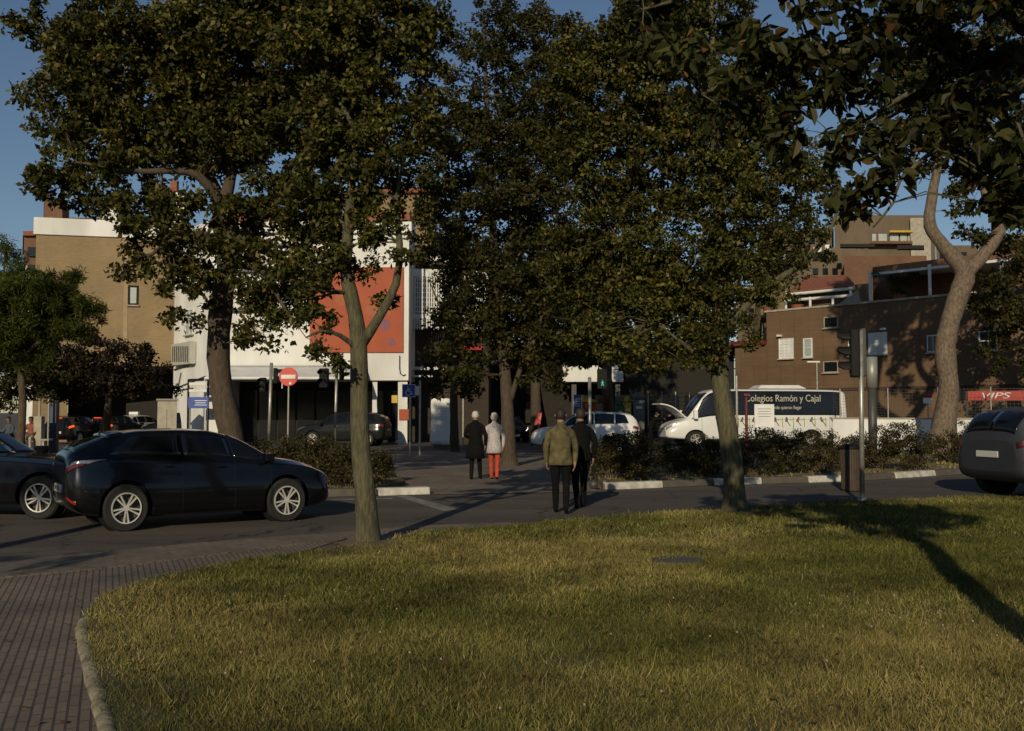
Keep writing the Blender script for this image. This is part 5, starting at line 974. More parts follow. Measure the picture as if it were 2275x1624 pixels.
# recycling containers and a recovery truck shape behind the middle post
for x0, x1, y0, mt, lab in ((1368, 1384, 888, 'container_green', 'green recycling container behind the middle, leftmost of three'), (1385, 1400, 880, 'yellow', 'yellow recycling container between the green and the grey one'), (1404, 1430, 872, 'container_grey', 'grey recycling container, rightmost of three')):
    b_ = XY((x0 + x1) / 2, 55); t = thing('recycling_container', b_, lab, 'container', 'recycling containers'); w_ = (x1 - x0) / F * 55; h_ = zat(y0, 55)
    mb = MB(b_); mb.hexa([b_ + Vector((sx_ * w_ * .45, sy_ * .5, .1)) for sx_, sy_ in ((-1, -1), (1, -1), (1, 1), (-1, 1))], [b_ + Vector((sx_ * w_ * .5, sy_ * .55, h_ * .85)) for sx_, sy_ in ((-1, -1), (1, -1), (1, 1), (-1, 1))]); mb.build('body', M[mt], t, bevel=.04)
    MB(b_).lathe(b_, [(w_ * .5, h_ * .86), (w_ * .42, h_ * .95), (w_ * .2, h_)], 16).build('dome', M[mt], t, smooth=True); MB(b_).box(b_ + Vector((0, -.56, h_ * .7)), (w_ * .5, .04, .14)).build('slot', M['white'], t)
# low white wall, fence and red sign board, right
WA_, WB_ = XY(1850, 46), XY(2330, 41.5); WW = Wall(WA_, WB_); t = thing('low_wall', WA_, 'long low white wall behind the right hedge', 'wall')
MB(WA_).prism([WA_, WB_, WB_ + Vector((.1, .3, 0)), WA_ + Vector((.1, .3, 0))], 0, 1.36).build('wall', M['white_wall'], t); mb = MB(WA_); WW.box(mb, -.05, WW.L, 1.362, 1.42, -.34, .04); mb.build('coping', M['stone'], t)
f_ = thing('mesh_fence', WA_, 'thin wire mesh fence standing on the low white wall', 'fence'); s0 = 0
mw_ = MB(WA_); s_ = .3
while s_ < WW.L:
    WWp = WW.a + WW.u * s_; MB(WA_).tube([WWp - WW.n * .15 + Vector((0, 0, 1.422)), WWp - WW.n * .15 + Vector((0, 0, 2.75))], .03, 6).build('fence_post', M['steel'], f_); s_ += 2.1
for z in np.arange(1.5, 2.75, .13): mw_.tube([WW.a - WW.n * .15 + Vector((0, 0, z)), WW.b - WW.n * .15 + Vector((0, 0, z))], .005, 3, cap=False)
for s_ in np.arange(0, WW.L, .15): p = WW.a + WW.u * s_ - WW.n * .15; mw_.tube([p + Vector((0, 0, 1.45)), p + Vector((0, 0, 2.72))], .005, 3, cap=False)
mw_.build('wire_mesh', M['grey_dark'], f_)
F2a, F2b = XY(1440, 60), XY(1690, 58); f_ = thing('railing', F2a, 'distant grey railing between the containers and the minibus', 'fence'); mb = MB(F2a)
for i in range(9): p = F2a + (F2b - F2a) * i / 8; mb.tube([p, p + Vector((0, 0, 2.9))], .035, 6)
mb.build('fence_post', M['steel'], f_); mb = MB(F2a)
for z in np.arange(.3, 2.9, .25): mb.tube([F2a + Vector((0, 0, z)), F2b + Vector((0, 0, z))], .012, 4)
mb.build('wire_mesh', M['grey_dark'], f_)
b_ = XY(2215, 43.5); t = thing('restaurant_sign', b_, 'long red sign board with white capital letters at the right edge', 'sign'); c0, c1 = P(2150, 869, 44), P(2330, 865, 42.5)
zc = [P(2150, 890, 44).z, P(2150, 869, 44).z]; mb = MB(b_); mb.prism([(c0.x, c0.y), (c1.x, c1.y), (c1.x, c1.y + .1), (c0.x, c0.y + .1)], zc[0], zc[1]); pn = mb.build('panel', M['red'], t)
ang = math.atan2(c1.y - c0.y, c1.x - c0.x); p = c0 + (c1 - c0) * .14; text('lettering', 'VIPS', .37, M['white'], pn, (p.x - b_.x, p.y - b_.y - .04, zc[0] + .09), (R(90), 0, ang), .015, scale=(1.75, 1, 1), shear=.25)
for k_ in (0, .5, .98): p = c0 + (c1 - c0) * k_; MB(b_).tube([Vector((p.x, p.y + .14, 0)), Vector((p.x, p.y + .14, zc[1]))], .035, 6).build('leg', M['grey_dark'], t)
b_ = XY(2062, 44); t = thing('shop_sign', b_, 'small red and white sign on a post left of the forked trunk', 'sign'); MB(b_).tube([b_, b_ + Vector((0, 0, zat(890, 44)))], .035, 6).build('post', M['steel'], t); c = P(2061, 890, 43.95); MB(b_).box(c, (.38, .05, .24)).build('panel', M['white'], t)
mb = MB(b_); c = P(2062, 879, 43.95)
for k_ in range(4): a_ = c + Vector((-.18 + .12 * k_, 0, .09 if k_ % 2 == 0 else -.09)); mb.tube([a_, a_ + Vector((.12, 0, -.18 if k_ % 2 == 0 else .18))], .03, 6)
mb.build('emblem', M['red'], t)
# dark rounded stone ball on the wall seen through the hedge


# ------------------------------------------------------------------ trees, hedges
DK = 1.9
def leaves(nm, centers, n, size, m, parent, rnd, spread, org, elong=1.0, droop=.0, up=.5, wr=.62, fine=False):
    """n leaves gathered round the clump centres (array k,3)."""
    k = len(centers); idx = rnd.integers(0, k, n); sp_ = spread[idx][:, None] if hasattr(spread, '__len__') else spread
    g = rnd.normal(0, 1, (n, 3)); g /= np.linalg.norm(g, axis=1)[:, None]; g *= rnd.random((n, 1)) ** .45; c = centers[idx] + g * sp_ * np.array([1, 1, .75])
    nrm = rnd.normal(0, 1, (n, 3)) + np.array([0, -.25, up]); nrm /= np.linalg.norm(nrm, axis=1)[:, None]
    t = rnd.normal(0, 1, (n, 3)) + np.array([0, 0, -droop]); t -= (t * nrm).sum(1)[:, None] * nrm; t /= np.linalg.norm(t, axis=1)[:, None]; b = np.cross(nrm, t)
    l = (size * rnd.uniform(.6, 1.25, n))[:, None]; w_ = l * wr * .5; V = np.zeros((n, 4, 3))
    if fine:     # ovate leaf: two curved halves folded along the midrib, plus a stalk
        W = np.zeros((n, 2, 4, 3)); tip = c + t * l - nrm * l * .16; mid = c + t * l * .5 + nrm * l * .03
        for s_, q in ((1, 0), (-1, 1)):
            W[:, q, 0] = c; W[:, q, 1] = c + t * l * .24 + s_ * b * w_ * .95 + nrm * w_ * .3; W[:, q, 2] = c + t * l * .62 + s_ * b * w_ * .82 + nrm * w_ * .18; W[:, q, 3] = tip
        K = np.zeros((n, 1, 4, 3)); s3 = c - t * l * .38 - nrm * l * .05; K[:, 0, 0] = c - b * .0012; K[:, 0, 1] = c + b * .0012; K[:, 0, 2] = s3 + b * .0012; K[:, 0, 3] = s3 - b * .0012
        return quads(nm, np.concatenate([W.reshape(-1, 4, 3), K.reshape(-1, 4, 3)]), m, parent, org)
    V[:, 0] = c; V[:, 1] = c + t * l * .42 * elong + b * w_ + nrm * w_ * .35; V[:, 2] = c + t * l * elong; V[:, 3] = c + t * l * .42 * elong - b * w_ + nrm * w_ * .35
    return quads(nm, V, m, parent, org)
def tree(nm, label, Y, base, limbs, lumps, leaf='leaf_a', bark='bark_brown', size=.11, dens=1.0, clump=.3, seed=1, group='street trees', twigs=90, per=55, droop=.3, cat='tree', elong=1.0, base_pt=None, wr=.62, fine=False):
    """limbs: lists of (px, py, dY, radius m) at depth Y; lumps: (px, py, rx, ry, dY, depth) ellipsoids of foliage."""
    rnd = np.random.default_rng(seed); rr_ = random.Random(seed); b_ = base_pt if base_pt else G(*base); t = thing(nm, b_, label, cat, group)
    P3 = lambda px, py, dY: (P(px, py, Y + dY)); mb = MB(b_); nodes = []
    for li, lb in enumerate(limbs):
        pp = [P3(x, y, d) for x, y, d, r in lb]; rd = [r for *_, r in lb]
        if li == 0: pp[0] = Vector(b_); pp.insert(0, Vector(b_) - Vector((0, 0, .1))); rd.insert(0, rd[0] * 1.15); pp.insert(2, pp[1] + (pp[2] - pp[1]).normalized() * .25); rd[0] = lb[0][3] * 1.5; rd[1] = lb[0][3] * 1.28; rd.insert(2, lb[0][3] * 1.02)
        # smooth subdivision
        Q, Rr = [], []
        for i in range(len(pp) - 1):
            p0, p1, p2, p3 = pp[max(i - 1, 0)], pp[i], pp[i + 1], pp[min(i + 2, len(pp) - 1)]
            ns = max(2, int((p2 - p1).length / .25))
            for k in range(ns):
                s_ = k / ns; Q.append(.5 * ((2 * p1) + (p2 - p0) * s_ + (2 * p0 - 5 * p1 + 4 * p2 - p3) * s_ * s_ + (3 * p1 - p0 - 3 * p2 + p3) * s_ ** 3)); Rr.append(rd[i] + (rd[i + 1] - rd[i]) * s_)
        Q.append(pp[-1]); Rr.append(rd[-1]); Rr = [r * (1 + rr_.uniform(-.04, .05)) for r in Rr]
        mb.tube(Q, Rr, 16 if rd[0] > .06 else 8, jit=.05, rnd=rr_); nodes += [(q, r) for q, r in zip(Q, Rr) if q.z > 1.6]
    C = []; SPR = []
    for x, y, rx, ry, dY, dd in lumps:
        c = np.array(P3(x, y, dY)); sx, sz = rx / F * (Y + dY), ry / F * (Y + dY); vol = sx * sz * dd * 4.19; k = max(3, int(vol * dens * DK / (clump ** 3 * 9)))
        g = rnd.normal(0, 1, (k, 3)); g /= np.linalg.norm(g, axis=1)[:, None]; g *= (rnd.random((k, 1)) ** .4); C.append(c + g * np.array([sx, dd, sz])); SPR.append(clump * rnd.uniform(.55, 1.25, k))
    C = np.concatenate(C); SPR = np.concatenate(SPR); N_ = np.array([tuple(q) for q, r in nodes])
    order = rnd.permutation(len(C))[:twigs]
    for i in order:
        c = C[i]; d = np.linalg.norm(N_ - c, axis=1) + np.abs(N_[:, 2] - c[2]) * .3 * (N_[:, 2] > c[2]); j = int(d.argmin()); a = Vector(N_[j]); e = Vector(c); L_ = (e - a).length; r0 = min(.012 + .011 * L_, nodes[j][1] * .6)
        m1 = a.lerp(e, .35) + Vector((rr_.uniform(-1, 1), rr_.uniform(-1, 1), rr_.uniform(-.2, 1))) * L_ * .1; m2 = a.lerp(e, .7) + Vector((rr_.uniform(-1, 1), rr_.uniform(-1, 1), rr_.uniform(-1, .6))) * L_ * .1
        mb.tube([a, m1, m2, e], [r0, r0 * .75, r0 * .5, .005], 5, cap=False)
    mb.build('trunk', M[bark], t, smooth=True)
    leaves('crown', C, int(len(C) * per * 1.25), size * 1.1, M[leaf], t, rnd, SPR, tuple(b_), droop=droop, elong=elong, wr=wr, fine=fine); return t
# big leaning tree behind the black car
tree('tree', 'big tree with a thick leaning trunk behind the black fastback', 21.8, (528, 1086),
     [[(528, 1086, 0, .3), (512, 960, 0, .26), (490, 850, 0, .245), (486, 740, 0, .245), (500, 620, 0, .22), (520, 540, 0, .2), (480, 430, .2, .16), (400, 280, .3, .1), (330, 150, .2, .05)],
      [(515, 560, 0, .2), (600, 450, .2, .13), (680, 320, .4, .08), (720, 150, .5, .04)], [(510, 500, 0, .14), (440, 390, -.6, .09), (300, 380, -1, .05), (170, 360, -1, .02)],
      [(515, 550, 0, .12), (420, 520, -1, .07), (330, 570, -1.2, .03)], [(515, 590, 0, .1), (580, 600, -.8, .06), (640, 700, -1.2, .03)], [(500, 450, 0, .14), (540, 250, .2, .08), (560, 0, .3, .04)]],
     [(320, 110, 200, 120, 0, 1.9), (190, 170, 120, 110, 0, 1.4), (150, 60, 80, 90, 0, 1), (520, 110, 210, 190, .3, 1.9), (260, 270, 170, 110, 0, 1.6), (430, 290, 190, 120, 0, 1.7), (620, 300, 150, 110, .3, 1.5), (130, 380, 70, 60, -.5, .9), (90, 250, 50, 40, 0, .8), (55, 90, 45, 40, 0, .5), (45, 50, 30, 25, 0, .4), (210, 400, 130, 70, -.6, 1.2),
      (130, 440, 60, 30, -.6, .7), (340, 440, 130, 60, -.6, 1.2), (380, 560, 110, 55, -1, .9), (280, 590, 50, 30, -1.1, .6), (440, 640, 80, 45, -1, .8), (420, 700, 40, 32, -1.1, .4), (350, 510, 90, 40, -1, .8), (600, 440, 110, 60, 0, 1.1), (700, 160, 120, 170, .4, 1.4), (600, -50, 200, 90, 0, 1.8), (720, -60, 150, 120, .3, 1.5),
      (570, 640, 75, 60, -1, .7), (610, 730, 60, 32, -1.2, .5), (560, 560, 60, 40, -.8, .6), (650, 600, 60, 60, -1, .6), (540, 745, 38, 22, -1, .4), (465, 600, 60, 50, .6, .6), (560, 500, 90, 50, .4, .8), (500, 470, 110, 50, -.4, .9), (640, 560, 100, 60, .2, .9), (620, 660, 80, 60, -.4, .7), (560, 700, 60, 36, -.8, .5), (690, 620, 60, 70, -.2, .7), (480, 560, 90, 40, -.8, .7), (330, 520, 80, 34, -.9, .7), (400, 600, 70, 44, -.9, .6), (700, 480, 80, 90, .3, 1)],
     leaf='leaf_a', bark='bark_brown', size=.125, clump=.3, per=62, dens=1.0, twigs=240, seed=11)
# near tree with a pale green trunk, left of the middle
tree('tree', 'near tree with a smooth greenish trunk at the lawn edge left of the middle', 12.6, (817, 1210),
     [[(817, 1210, 0, .15), (812, 1100, 0, .128), (802, 1000, 0, .118), (798, 880, 0, .112), (798, 790, 0, .112), (790, 700, 0, .1), (768, 600, 0, .078), (775, 500, .05, .066), (782, 400, .05, .055), (800, 280, .1, .045), (838, 160, .1, .036), (840, 0, .1, .025), (835, -150, .1, .02)],
      [(806, 760, 0, .07), (845, 700, -.05, .058), (880, 630, -.1, .05), (888, 540, -.1, .042), (880, 440, 0, .028), (905, 330, 0, .02), (950, 180, .1, .012), (960, 40, .1, .01)],
      [(795, 775, 0, .045), (755, 745, -.2, .03), (715, 735, -.4, .018), (680, 750, -.5, .01)], [(786, 430, 0, .04), (830, 380, .1, .03), (865, 300, .2, .02), (890, 200, .2, .01)], [(776, 520, 0, .04), (720, 440, .1, .03), (650, 380, .1, .015)], [(798, 300, 0, .035), (740, 200, 0, .025), (700, 80, 0, .01)]],
     [(700, 100, 110, 150, .1, .7), (840, 60, 120, 120, .1, .6), (940, 110, 60, 130, .1, .45), (760, 290, 120, 110, .2, .6), (900, 300, 70, 90, .1, .35), (960, 420, 50, 60, .1, .4), (850, 520, 50, 60, -.1, .25), (690, 470, 80, 70, .2, .5), (760, -60, 200, 90, .1, .8),
      (720, 590, 55, 55, -.2, .3), (680, 670, 55, 45, -.3, .3), (640, 620, 45, 45, -.2, .3), (735, 800, 32, 30, -.5, .2), (700, 780, 30, 16, -.5, .15), (860, 450, 40, 40, -.1, .2), (820, 600, 35, 35, .1, .15), (915, 480, 40, 50, .1, .25), (740, 520, 60, 50, .1, .3), (860, 660, 22, 26, .1, .1), (780, 180, 130, 150, .3, .6), (860, 400, 70, 90, .2, .3), (740, 400, 110, 80, .3, .6), (960, 260, 60, 100, .3, .4), (930, 20, 80, 60, .3, .5), (600, 700, 40, 36, -.4, .25), (895, 560, 36, 50, -.3, .2), (775, 560, 44, 60, -.3, .2), (800, 480, 60, 60, -.3, .3), (840, 330, 70, 80, -.3, .4), (720, 700, 34, 40, -.3, .2)],
     leaf='leaf_a', bark='bark_green', size=.07, clump=.15, per=52, dens=1.15, twigs=360, seed=12)
# middle tree
tree('tree', 'tall tree with a slim straight trunk behind the two white-haired walkers', 30.5, (1133, 1036),
     [[(1133, 1036, 0, .24), (1128, 930, 0, .2), (1124, 850, 0, .18), (1115, 760, 0, .15), (1100, 600, 0, .13), (1090, 400, 0, .1), (1080, 200, 0, .07), (1075, 50, 0, .03)], [(1130, 900, 0, .1), (1146, 850, -.1, .08), (1170, 780, -.2, .07), (1220, 650, -.3, .05), (1240, 450, -.2, .03)], [(1112, 740, 0, .08), (1050, 700, -.4, .04), (1000, 690, -.6, .02)]],
     [(1080, 120, 75, 100, 0, 1.2), (1060, 300, 110, 120, 0, 1.5), (1080, 470, 130, 120, 0, 1.7), (1190, 400, 110, 120, 0, 1.5), (1180, 600, 120, 110, 0, 1.6), (1060, 640, 110, 100, 0, 1.5), (1120, 740, 130, 70, 0, 1.5), (1230, 730, 90, 80, 0, 1.3), (1200, 220, 90, 110, .3, 1.2), (1100, 20, 50, 50, 0, .8), (1010, 560, 70, 70, .2, 1.0), (1000, 740, 55, 70, -.4, .9), (1010, 830, 60, 45, -.5, .8), (1210, 830, 70, 40, -.2, .9), (1050, 800, 50, 40, .2, .7), (980, 430, 45, 70, .3, .8), (1000, 260, 60, 110, 1, .9), (1150, 60, 80, 70, 1, 1), (1000, 100, 40, 80, 1, .7), (1160, 300, 110, 120, 1, 1.2), (1220, 500, 100, 110, .8, 1.2), (1210, 60, 80, 60, .8, 1.1), (1260, 120, 60, 80, .8, 1)],
     leaf='leaf_b', bark='bark_brown', size=.125, clump=.34, per=62, dens=1.0, twigs=160, seed=13)
# right near tree
tree('tree', 'leaning greenish trunk at the lawn edge in front of the white minibus', 16.5, (1633, 1140),
     [[(1633, 1140, 0, .185), (1630, 1050, 0, .165), (1618, 960, 0, .155), (1604, 880, 0, .145), (1598, 800, 0, .15), (1606, 700, 0, .13), (1612, 600, 0, .1), (1600, 480, 0, .085), (1592, 350, 0, .07), (1585, 150, 0, .05), (1580, 0, 0, .03)], [(1610, 740, 0, .085), (1665, 670, 0, .075), (1730, 620, -.1, .06), (1800, 570, -.2, .045), (1850, 500, -.3, .03), (1870, 420, -.3, .015)],
      [(1598, 835, 0, .06), (1560, 800, -.1, .045), (1520, 765, -.3, .03), (1460, 720, -.4, .015)], [(1608, 560, 0, .06), (1530, 450, .1, .045), (1450, 330, .2, .03), (1400, 200, .2, .015)], [(1606, 660, 0, .06), (1500, 580, .1, .04), (1380, 540, .2, .02)], [(1600, 420, 0, .05), (1700, 300, .1, .035), (1760, 200, .1, .015)]],
     [(1400, 200, 130, 170, .3, 1.1), (1550, 250, 150, 150, .2, 1.2), (1330, 350, 110, 120, .4, 1.0), (1480, 420, 140, 100, .3, 1.1), (1650, 420, 130, 100, .1, 1.0), (1760, 380, 90, 80, 0, .7), (1350, 540, 120, 90, .3, .9), (1500, 580, 120, 80, .2, .9), (1640, 560, 90, 60, 0, .7), (1760, 500, 90, 60, -.1, .6), (1280, 640, 80, 70, .3, .7), (1420, 680, 110, 60, .1, .8), (1540, 720, 80, 50, 0, .6), (1690, 640, 50, 36, 0, .4),
      (1290, 730, 80, 50, .2, .6), (1380, 760, 80, 40, 0, .6), (1230, 560, 60, 80, .4, .7), (1580, 790, 40, 34, -.1, .3), (1620, 760, 34, 50, .1, .3), (1840, 440, 60, 50, -.2, .4), (1300, 150, 90, 120, .4, .8), (1500, 40, 180, 100, .2, 1.1), (1600, 640, 46, 60, .1, .4), (1800, 540, 50, 30, -.2, .3), (1250, 260, 90, 120, .6, .8), (1700, 200, 110, 130, .4, .8), (1440, 100, 140, 100, .6, .9), (1660, 300, 90, 90, .3, .7), (1500, 660, 100, 70, .3, .6), (1610, 700, 55, 60, -.5, .3), (1600, 600, 80, 60, -.5, .4), (1595, 790, 44, 26, -.35, .25), (1700, 640, 60, 40, -.5, .3), (1790, 580, 60, 36, -.5, .3), (1560, 740, 60, 44, -.4, .4), (1460, 760, 60, 30, -.2, .4), (1600, 500, 80, 60, -.4, .4), (1660, 740, 26, 36, -.2, .2)],
     leaf='leaf_a', bark='bark_green', size=.076, clump=.2, per=56, dens=1.15, twigs=360, seed=14)
# forked pale trunk, right
tree('tree', 'pale trunk forking in a wide Y in front of the brown brick building', 39, (2090, 1012),
     [[(2085, 1012, 0, .58), (2100, 930, 0, .42), (2108, 860, 0, .38), (2100, 780, 0, .38), (2112, 710, 0, .37), (2135, 640, 0, .38), (2143, 605, 0, .36), (2098, 548, 0, .26), (2066, 500, 0, .23), (2072, 430, 0, .19), (2085, 340, 0, .15), (2070, 200, 0, .1), (2050, 50, 0, .05)], [(2140, 612, 0, .3), (2180, 572, 0, .26), (2212, 530, 0, .24), (2222, 496, 0, .22), (2200, 462, 0, .18), (2185, 400, 0, .14), (2200, 250, 0, .08), (2230, 100, 0, .04)]],
     [(2080, 180, 130, 130, 0, 2.2), (2200, 280, 100, 110, 0, 2.0), (2230, 120, 100, 120, 0, 2.0), (2180, 400, 70, 70, 0, 1.3), (2160, 490, 55, 50, 0, .9), (2030, 300, 70, 60, 0, 1.3), (2000, 80, 100, 80, 0, 1.6), (2110, 330, 60, 60, 0, 1.2), (2260, 420, 40, 90, 0, 1.2), (2150, 0, 150, 70, 0, 2), (2000, 190, 80, 100, 0, 1.5), (2250, 330, 50, 60, 0, 1.2), (2040, 370, 40, 30, 0, .6)],
     leaf='leaf_big', bark='bark_pale', size=.21, clump=.5, per=60, dens=1.0, twigs=110, seed=15)
# overhanging near tree whose trunk stands outside the right edge
tree('overhanging_tree', 'near tree with big dark leaves hanging in from the top right corner', 3.6, None,
     [[(2919, 1900, 0, .15), (2925, 700, 0, .14), (2915, 300, .0, .14), (2900, 0, .2, .13), (2700, -350, .8, .1), (2500, -700, 1.6, .06)], [(2900, 20, .2, .09), (2620, 60, 1.2, .075), (2380, 110, 2.2, .06), (2150, 130, 2.9, .045), (1900, 110, 3.2, .03), (1700, 150, 3.3, .02), (1560, 210, 3.4, .012)], [(2760, -250, .6, .07), (2400, -150, 1.9, .05), (2000, -60, 3, .035), (1650, -30, 3.2, .02), (1430, 20, 3.3, .01)],
      [(2380, 110, 2.2, .035), (2200, 240, 2.6, .025), (2080, 330, 2.8, .016), (2000, 400, 2.8, .011), (1985, 450, 2.8, .009), (1940, 505, 2.8, .006)], [(2150, 130, 2.9, .025), (1980, 230, 3.1, .015), (1880, 300, 3.2, .01), (1850, 340, 3.2, .006)]],
     [(1480, 60, 110, 70, 3.2, .6), (1640, 120, 120, 110, 3.3, .7), (1780, 90, 90, 90, 3.3, .6), (1760, 230, 110, 70, 3.4, .5), (1600, 240, 90, 50, 3.4, .5), (1880, 190, 60, 90, 3.2, .5), (2010, 60, 60, 60, 3.0, .4), (2120, 150, 110, 100, 2.8, .6), (2230, 60, 90, 90, 2.6, .6), (2060, 290, 90, 60, 2.8, .4), (2200, 300, 80, 80, 2.6, .5), (2260, 420, 50, 60, 2.5, .4), (1860, 310, 40, 35, 3.3, .2), (1950, 390, 40, 25, 2.8, .2), (1990, 300, 50, 50, 2.9, .3), (2190, 380, 50, 40, 2.8, .25), (1900, 440, 30, 30, 2.9, .15), (1560, -60, 200, 60, 3.2, .8), (2100, -150, 350, 120, 3, 1.2),
      (2500, -200, 350, 200, 1.6, 1.0), (2600, 100, 200, 150, 1.8, .8), (2450, 300, 120, 120, 2.2, .6), (2900, -500, 500, 300, .8, 1.2), (1740, 320, 30, 26, 3.4, .15), (1850, 60, 80, 70, 3.3, .5), (1860, 200, 50, 60, 3.2, .3), (1960, 170, 60, 70, 3.0, .4), (2230, 220, 70, 80, 2.6, .5), (2100, 20, 90, 60, 2.8, .5), (2240, 400, 50, 60, 2.5, .4)],
     leaf='leaf_big', bark='bark_green', size=.105, clump=.17, per=24, dens=.85, twigs=500, seed=16, fine=True, droop=1.0, base_pt=Vector((2.9, 3.6, .03)), wr=.55)
# others
tree('feathery_tree', 'bright green feathery tree at the left edge', 27, (40, 1055), [[(40, 1055, 0, .12), (50, 900, 0, .1), (45, 780, 0, .08), (60, 680, 0, .05), (100, 640, 0, .02)], [(45, 800, 0, .06), (130, 720, -.2, .04), (200, 680, -.3, .015)], [(48, 760, 0, .05), (10, 620, 0, .03), (15, 550, 0, .01)]],
     [(40, 640, 70, 36, 0, .8), (110, 640, 80, 36, 0, 1), (60, 660, 100, 60, 0, 1.2), (30, 740, 110, 60, 0, 1.2), (130, 700, 90, 50, 0, 1.1), (160, 680, 70, 24, -.2, .7), (60, 720, 110, 40, 0, .9), (20, 590, 40, 40, 0, .5), (130, 730, 80, 30, 0, .7), (-30, 700, 80, 80, 0, 1), (210, 690, 24, 8, -.2, .3), (30, 790, 90, 36, 0, .7), (12, 545, 12, 20, 0, .2), (150, 610, 30, 10, 0, .3)],
     leaf='leaf_fresh', bark='bark_brown', size=.11, clump=.26, per=120, dens=1.3, twigs=70, seed=17, group='garden trees', elong=1.5, wr=.22)
tree('plum_tree', 'dark reddish tree in front of the tan wall, lower left', 36, (235, 1012), [[(235, 1012, 0, .15), (240, 900, 0, .12), (250, 820, 0, .08), (240, 770, 0, .04)], [(240, 870, 0, .07), (320, 810, 0, .03)], [(238, 880, 0, .07), (140, 800, 0, .03)]],
     [(180, 790, 90, 50, 0, 1.2), (280, 800, 80, 46, 0, 1.1), (330, 830, 60, 36, 0, .9), (120, 830, 90, 50, 0, 1.1), (240, 850, 120, 36, 0, 1.2), (210, 745, 50, 26, 0, .7), (340, 790, 26, 10, 0, .3), (150, 860, 120, 40, .5, 1.3), (300, 860, 90, 36, .5, 1.1), (90, 780, 70, 40, .5, 1)],
     leaf='leaf_plum', bark='bark_brown', size=.11, clump=.34, per=80, dens=1.0, twigs=60, seed=18, group='garden trees')
tree('dark_tree', 'dense dark tree at the far left edge above the sitting people', 33, (-60, 1025), [[(-60, 1025, 0, .15), (-55, 880, 0, .1), (-20, 800, 0, .05)], [(-55, 900, 0, .06), (60, 830, 0, .03)]],
     [(0, 800, 110, 50, 0, 1.1), (60, 850, 90, 46, 0, 1.0), (-60, 860, 90, 70, 0, 1.2), (20, 880, 60, 30, 0, .8)], leaf='leaf_b', bark='bark_brown', size=.11, clump=.34, per=80, twigs=50, seed=19, group='garden trees')
tree('tree', 'leafy tree behind the pedestrian light in the middle', 47, (1352, 985), [[(1352, 985, 0, .3), (1350, 880, 0, .26), (1348, 780, 0, .2), (1350, 600, 0, .12), (1340, 450, 0, .05)], [(1349, 800, 0, .12), (1430, 720, 0, .07), (1480, 640, 0, .03)], [(1349, 780, 0, .12), (1270, 700, 0, .06), (1230, 640, 0, .03)]],
     [(1340, 600, 120, 90, 0, 2), (1300, 720, 120, 70, 0, 2), (1420, 740, 110, 60, 0, 1.8), (1250, 790, 90, 36, 0, 1.5), (1400, 810, 60, 26, 0, 1.2), (1480, 800, 60, 40, 0, 1.4), (1390, 790, 90, 44, 0, 1.3), (1540, 760, 70, 50, 0, 1.5), (1300, 770, 90, 50, 0, 1.4), (1450, 640, 100, 80, 0, 1.8), (1330, 470, 100, 80, 0, 1.8), (1300, 810, 40, 20, 0, 1)],
     leaf='leaf_a', bark='bark_brown', size=.19, clump=.5, per=60, dens=.9, twigs=110, seed=20)
tree('tree', 'shadowy tree with hanging branches between the banner and the middle trunk', 41, (1010, 1004), [[(1010, 1004, 0, .2), (1008, 860, 0, .15), (1012, 700, 0, .1), (1005, 520, 0, .05)], [(1010, 760, 0, .08), (960, 640, 0, .03)]],
     [(1000, 560, 70, 80, 0, 1.3), (1020, 700, 70, 70, 0, 1.2), (985, 800, 55, 60, 0, 1.0), (1040, 850, 60, 30, 0, 1), (955, 500, 45, 60, 0, .9), (965, 860, 30, 24, 0, .6)], leaf='leaf_b', bark='bark_brown', size=.16, clump=.4, per=62, dens=1.0, twigs=70, seed=21)
tree('tree', 'far tree filling the gap behind the middle trunk', 66, (1190, 975), [[(1190, 975, 0, .35), (1190, 850, 0, .3), (1180, 700, 0, .2), (1180, 600, 0, .1)]],
     [(1120, 700, 90, 90, 0, 2.5), (1200, 640, 90, 80, 0, 2.5), (1230, 760, 100, 70, 0, 2.5), (1130, 830, 90, 40, 0, 2), (1240, 850, 60, 40, 0, 2), (1300, 620, 80, 90, 0, 2.5), (1480, 700, 110, 80, 3, 2.5), (1400, 620, 110, 90, 3, 2.5), (1540, 620, 80, 90, 3, 2.5)], leaf='leaf_b', bark='bark_brown', size=.26, clump=.7, per=60, dens=.8, twigs=60, seed=31)
tree('tree', 'broad dark tree at the right edge behind the forked trunk', 46, (2330, 990), [[(2330, 990, 0, .35), (2320, 850, 0, .3), (2300, 700, 0, .22), (2280, 560, 0, .1)], [(2310, 760, 0, .15), (2230, 680, 0, .08), (2180, 640, 0, .03)]],
     [(2270, 560, 80, 60, 0, 2), (2240, 650, 90, 60, 0, 2), (2190, 690, 60, 50, 0, 1.5), (2290, 720, 90, 80, 0, 2), (2200, 760, 50, 30, 0, 1.2), (2310, 480, 90, 80, 0, 2), (2250, 820, 70, 26, 0, 1.5)], leaf='leaf_b', bark='bark_brown', size=.18, clump=.5, per=60, dens=.9, twigs=70, seed=22)
tree('tree', 'tree rising behind the brick building right of the leaning greenish trunk', 72, (1690, 972), [[(1690, 972, 0, .4), (1680, 800, 0, .35), (1690, 650, 0, .25), (1700, 560, 0, .1)], [(1688, 700, 0, .15), (1760, 620, 0, .08)]],
     [(1660, 560, 100, 70, 0, 3), (1740, 600, 70, 50, 0, 2.2), (1650, 700, 40, 90, 0, 2), (1700, 480, 80, 60, 0, 2.5), (1600, 640, 80, 80, 0, 2.5), (1560, 780, 80, 60, 0, 2.5), (1800, 620, 30, 40, 0, 1.4)], leaf='leaf_b', bark='bark_brown', size=.28, clump=.75, per=60, dens=.8, twigs=60, seed=23)
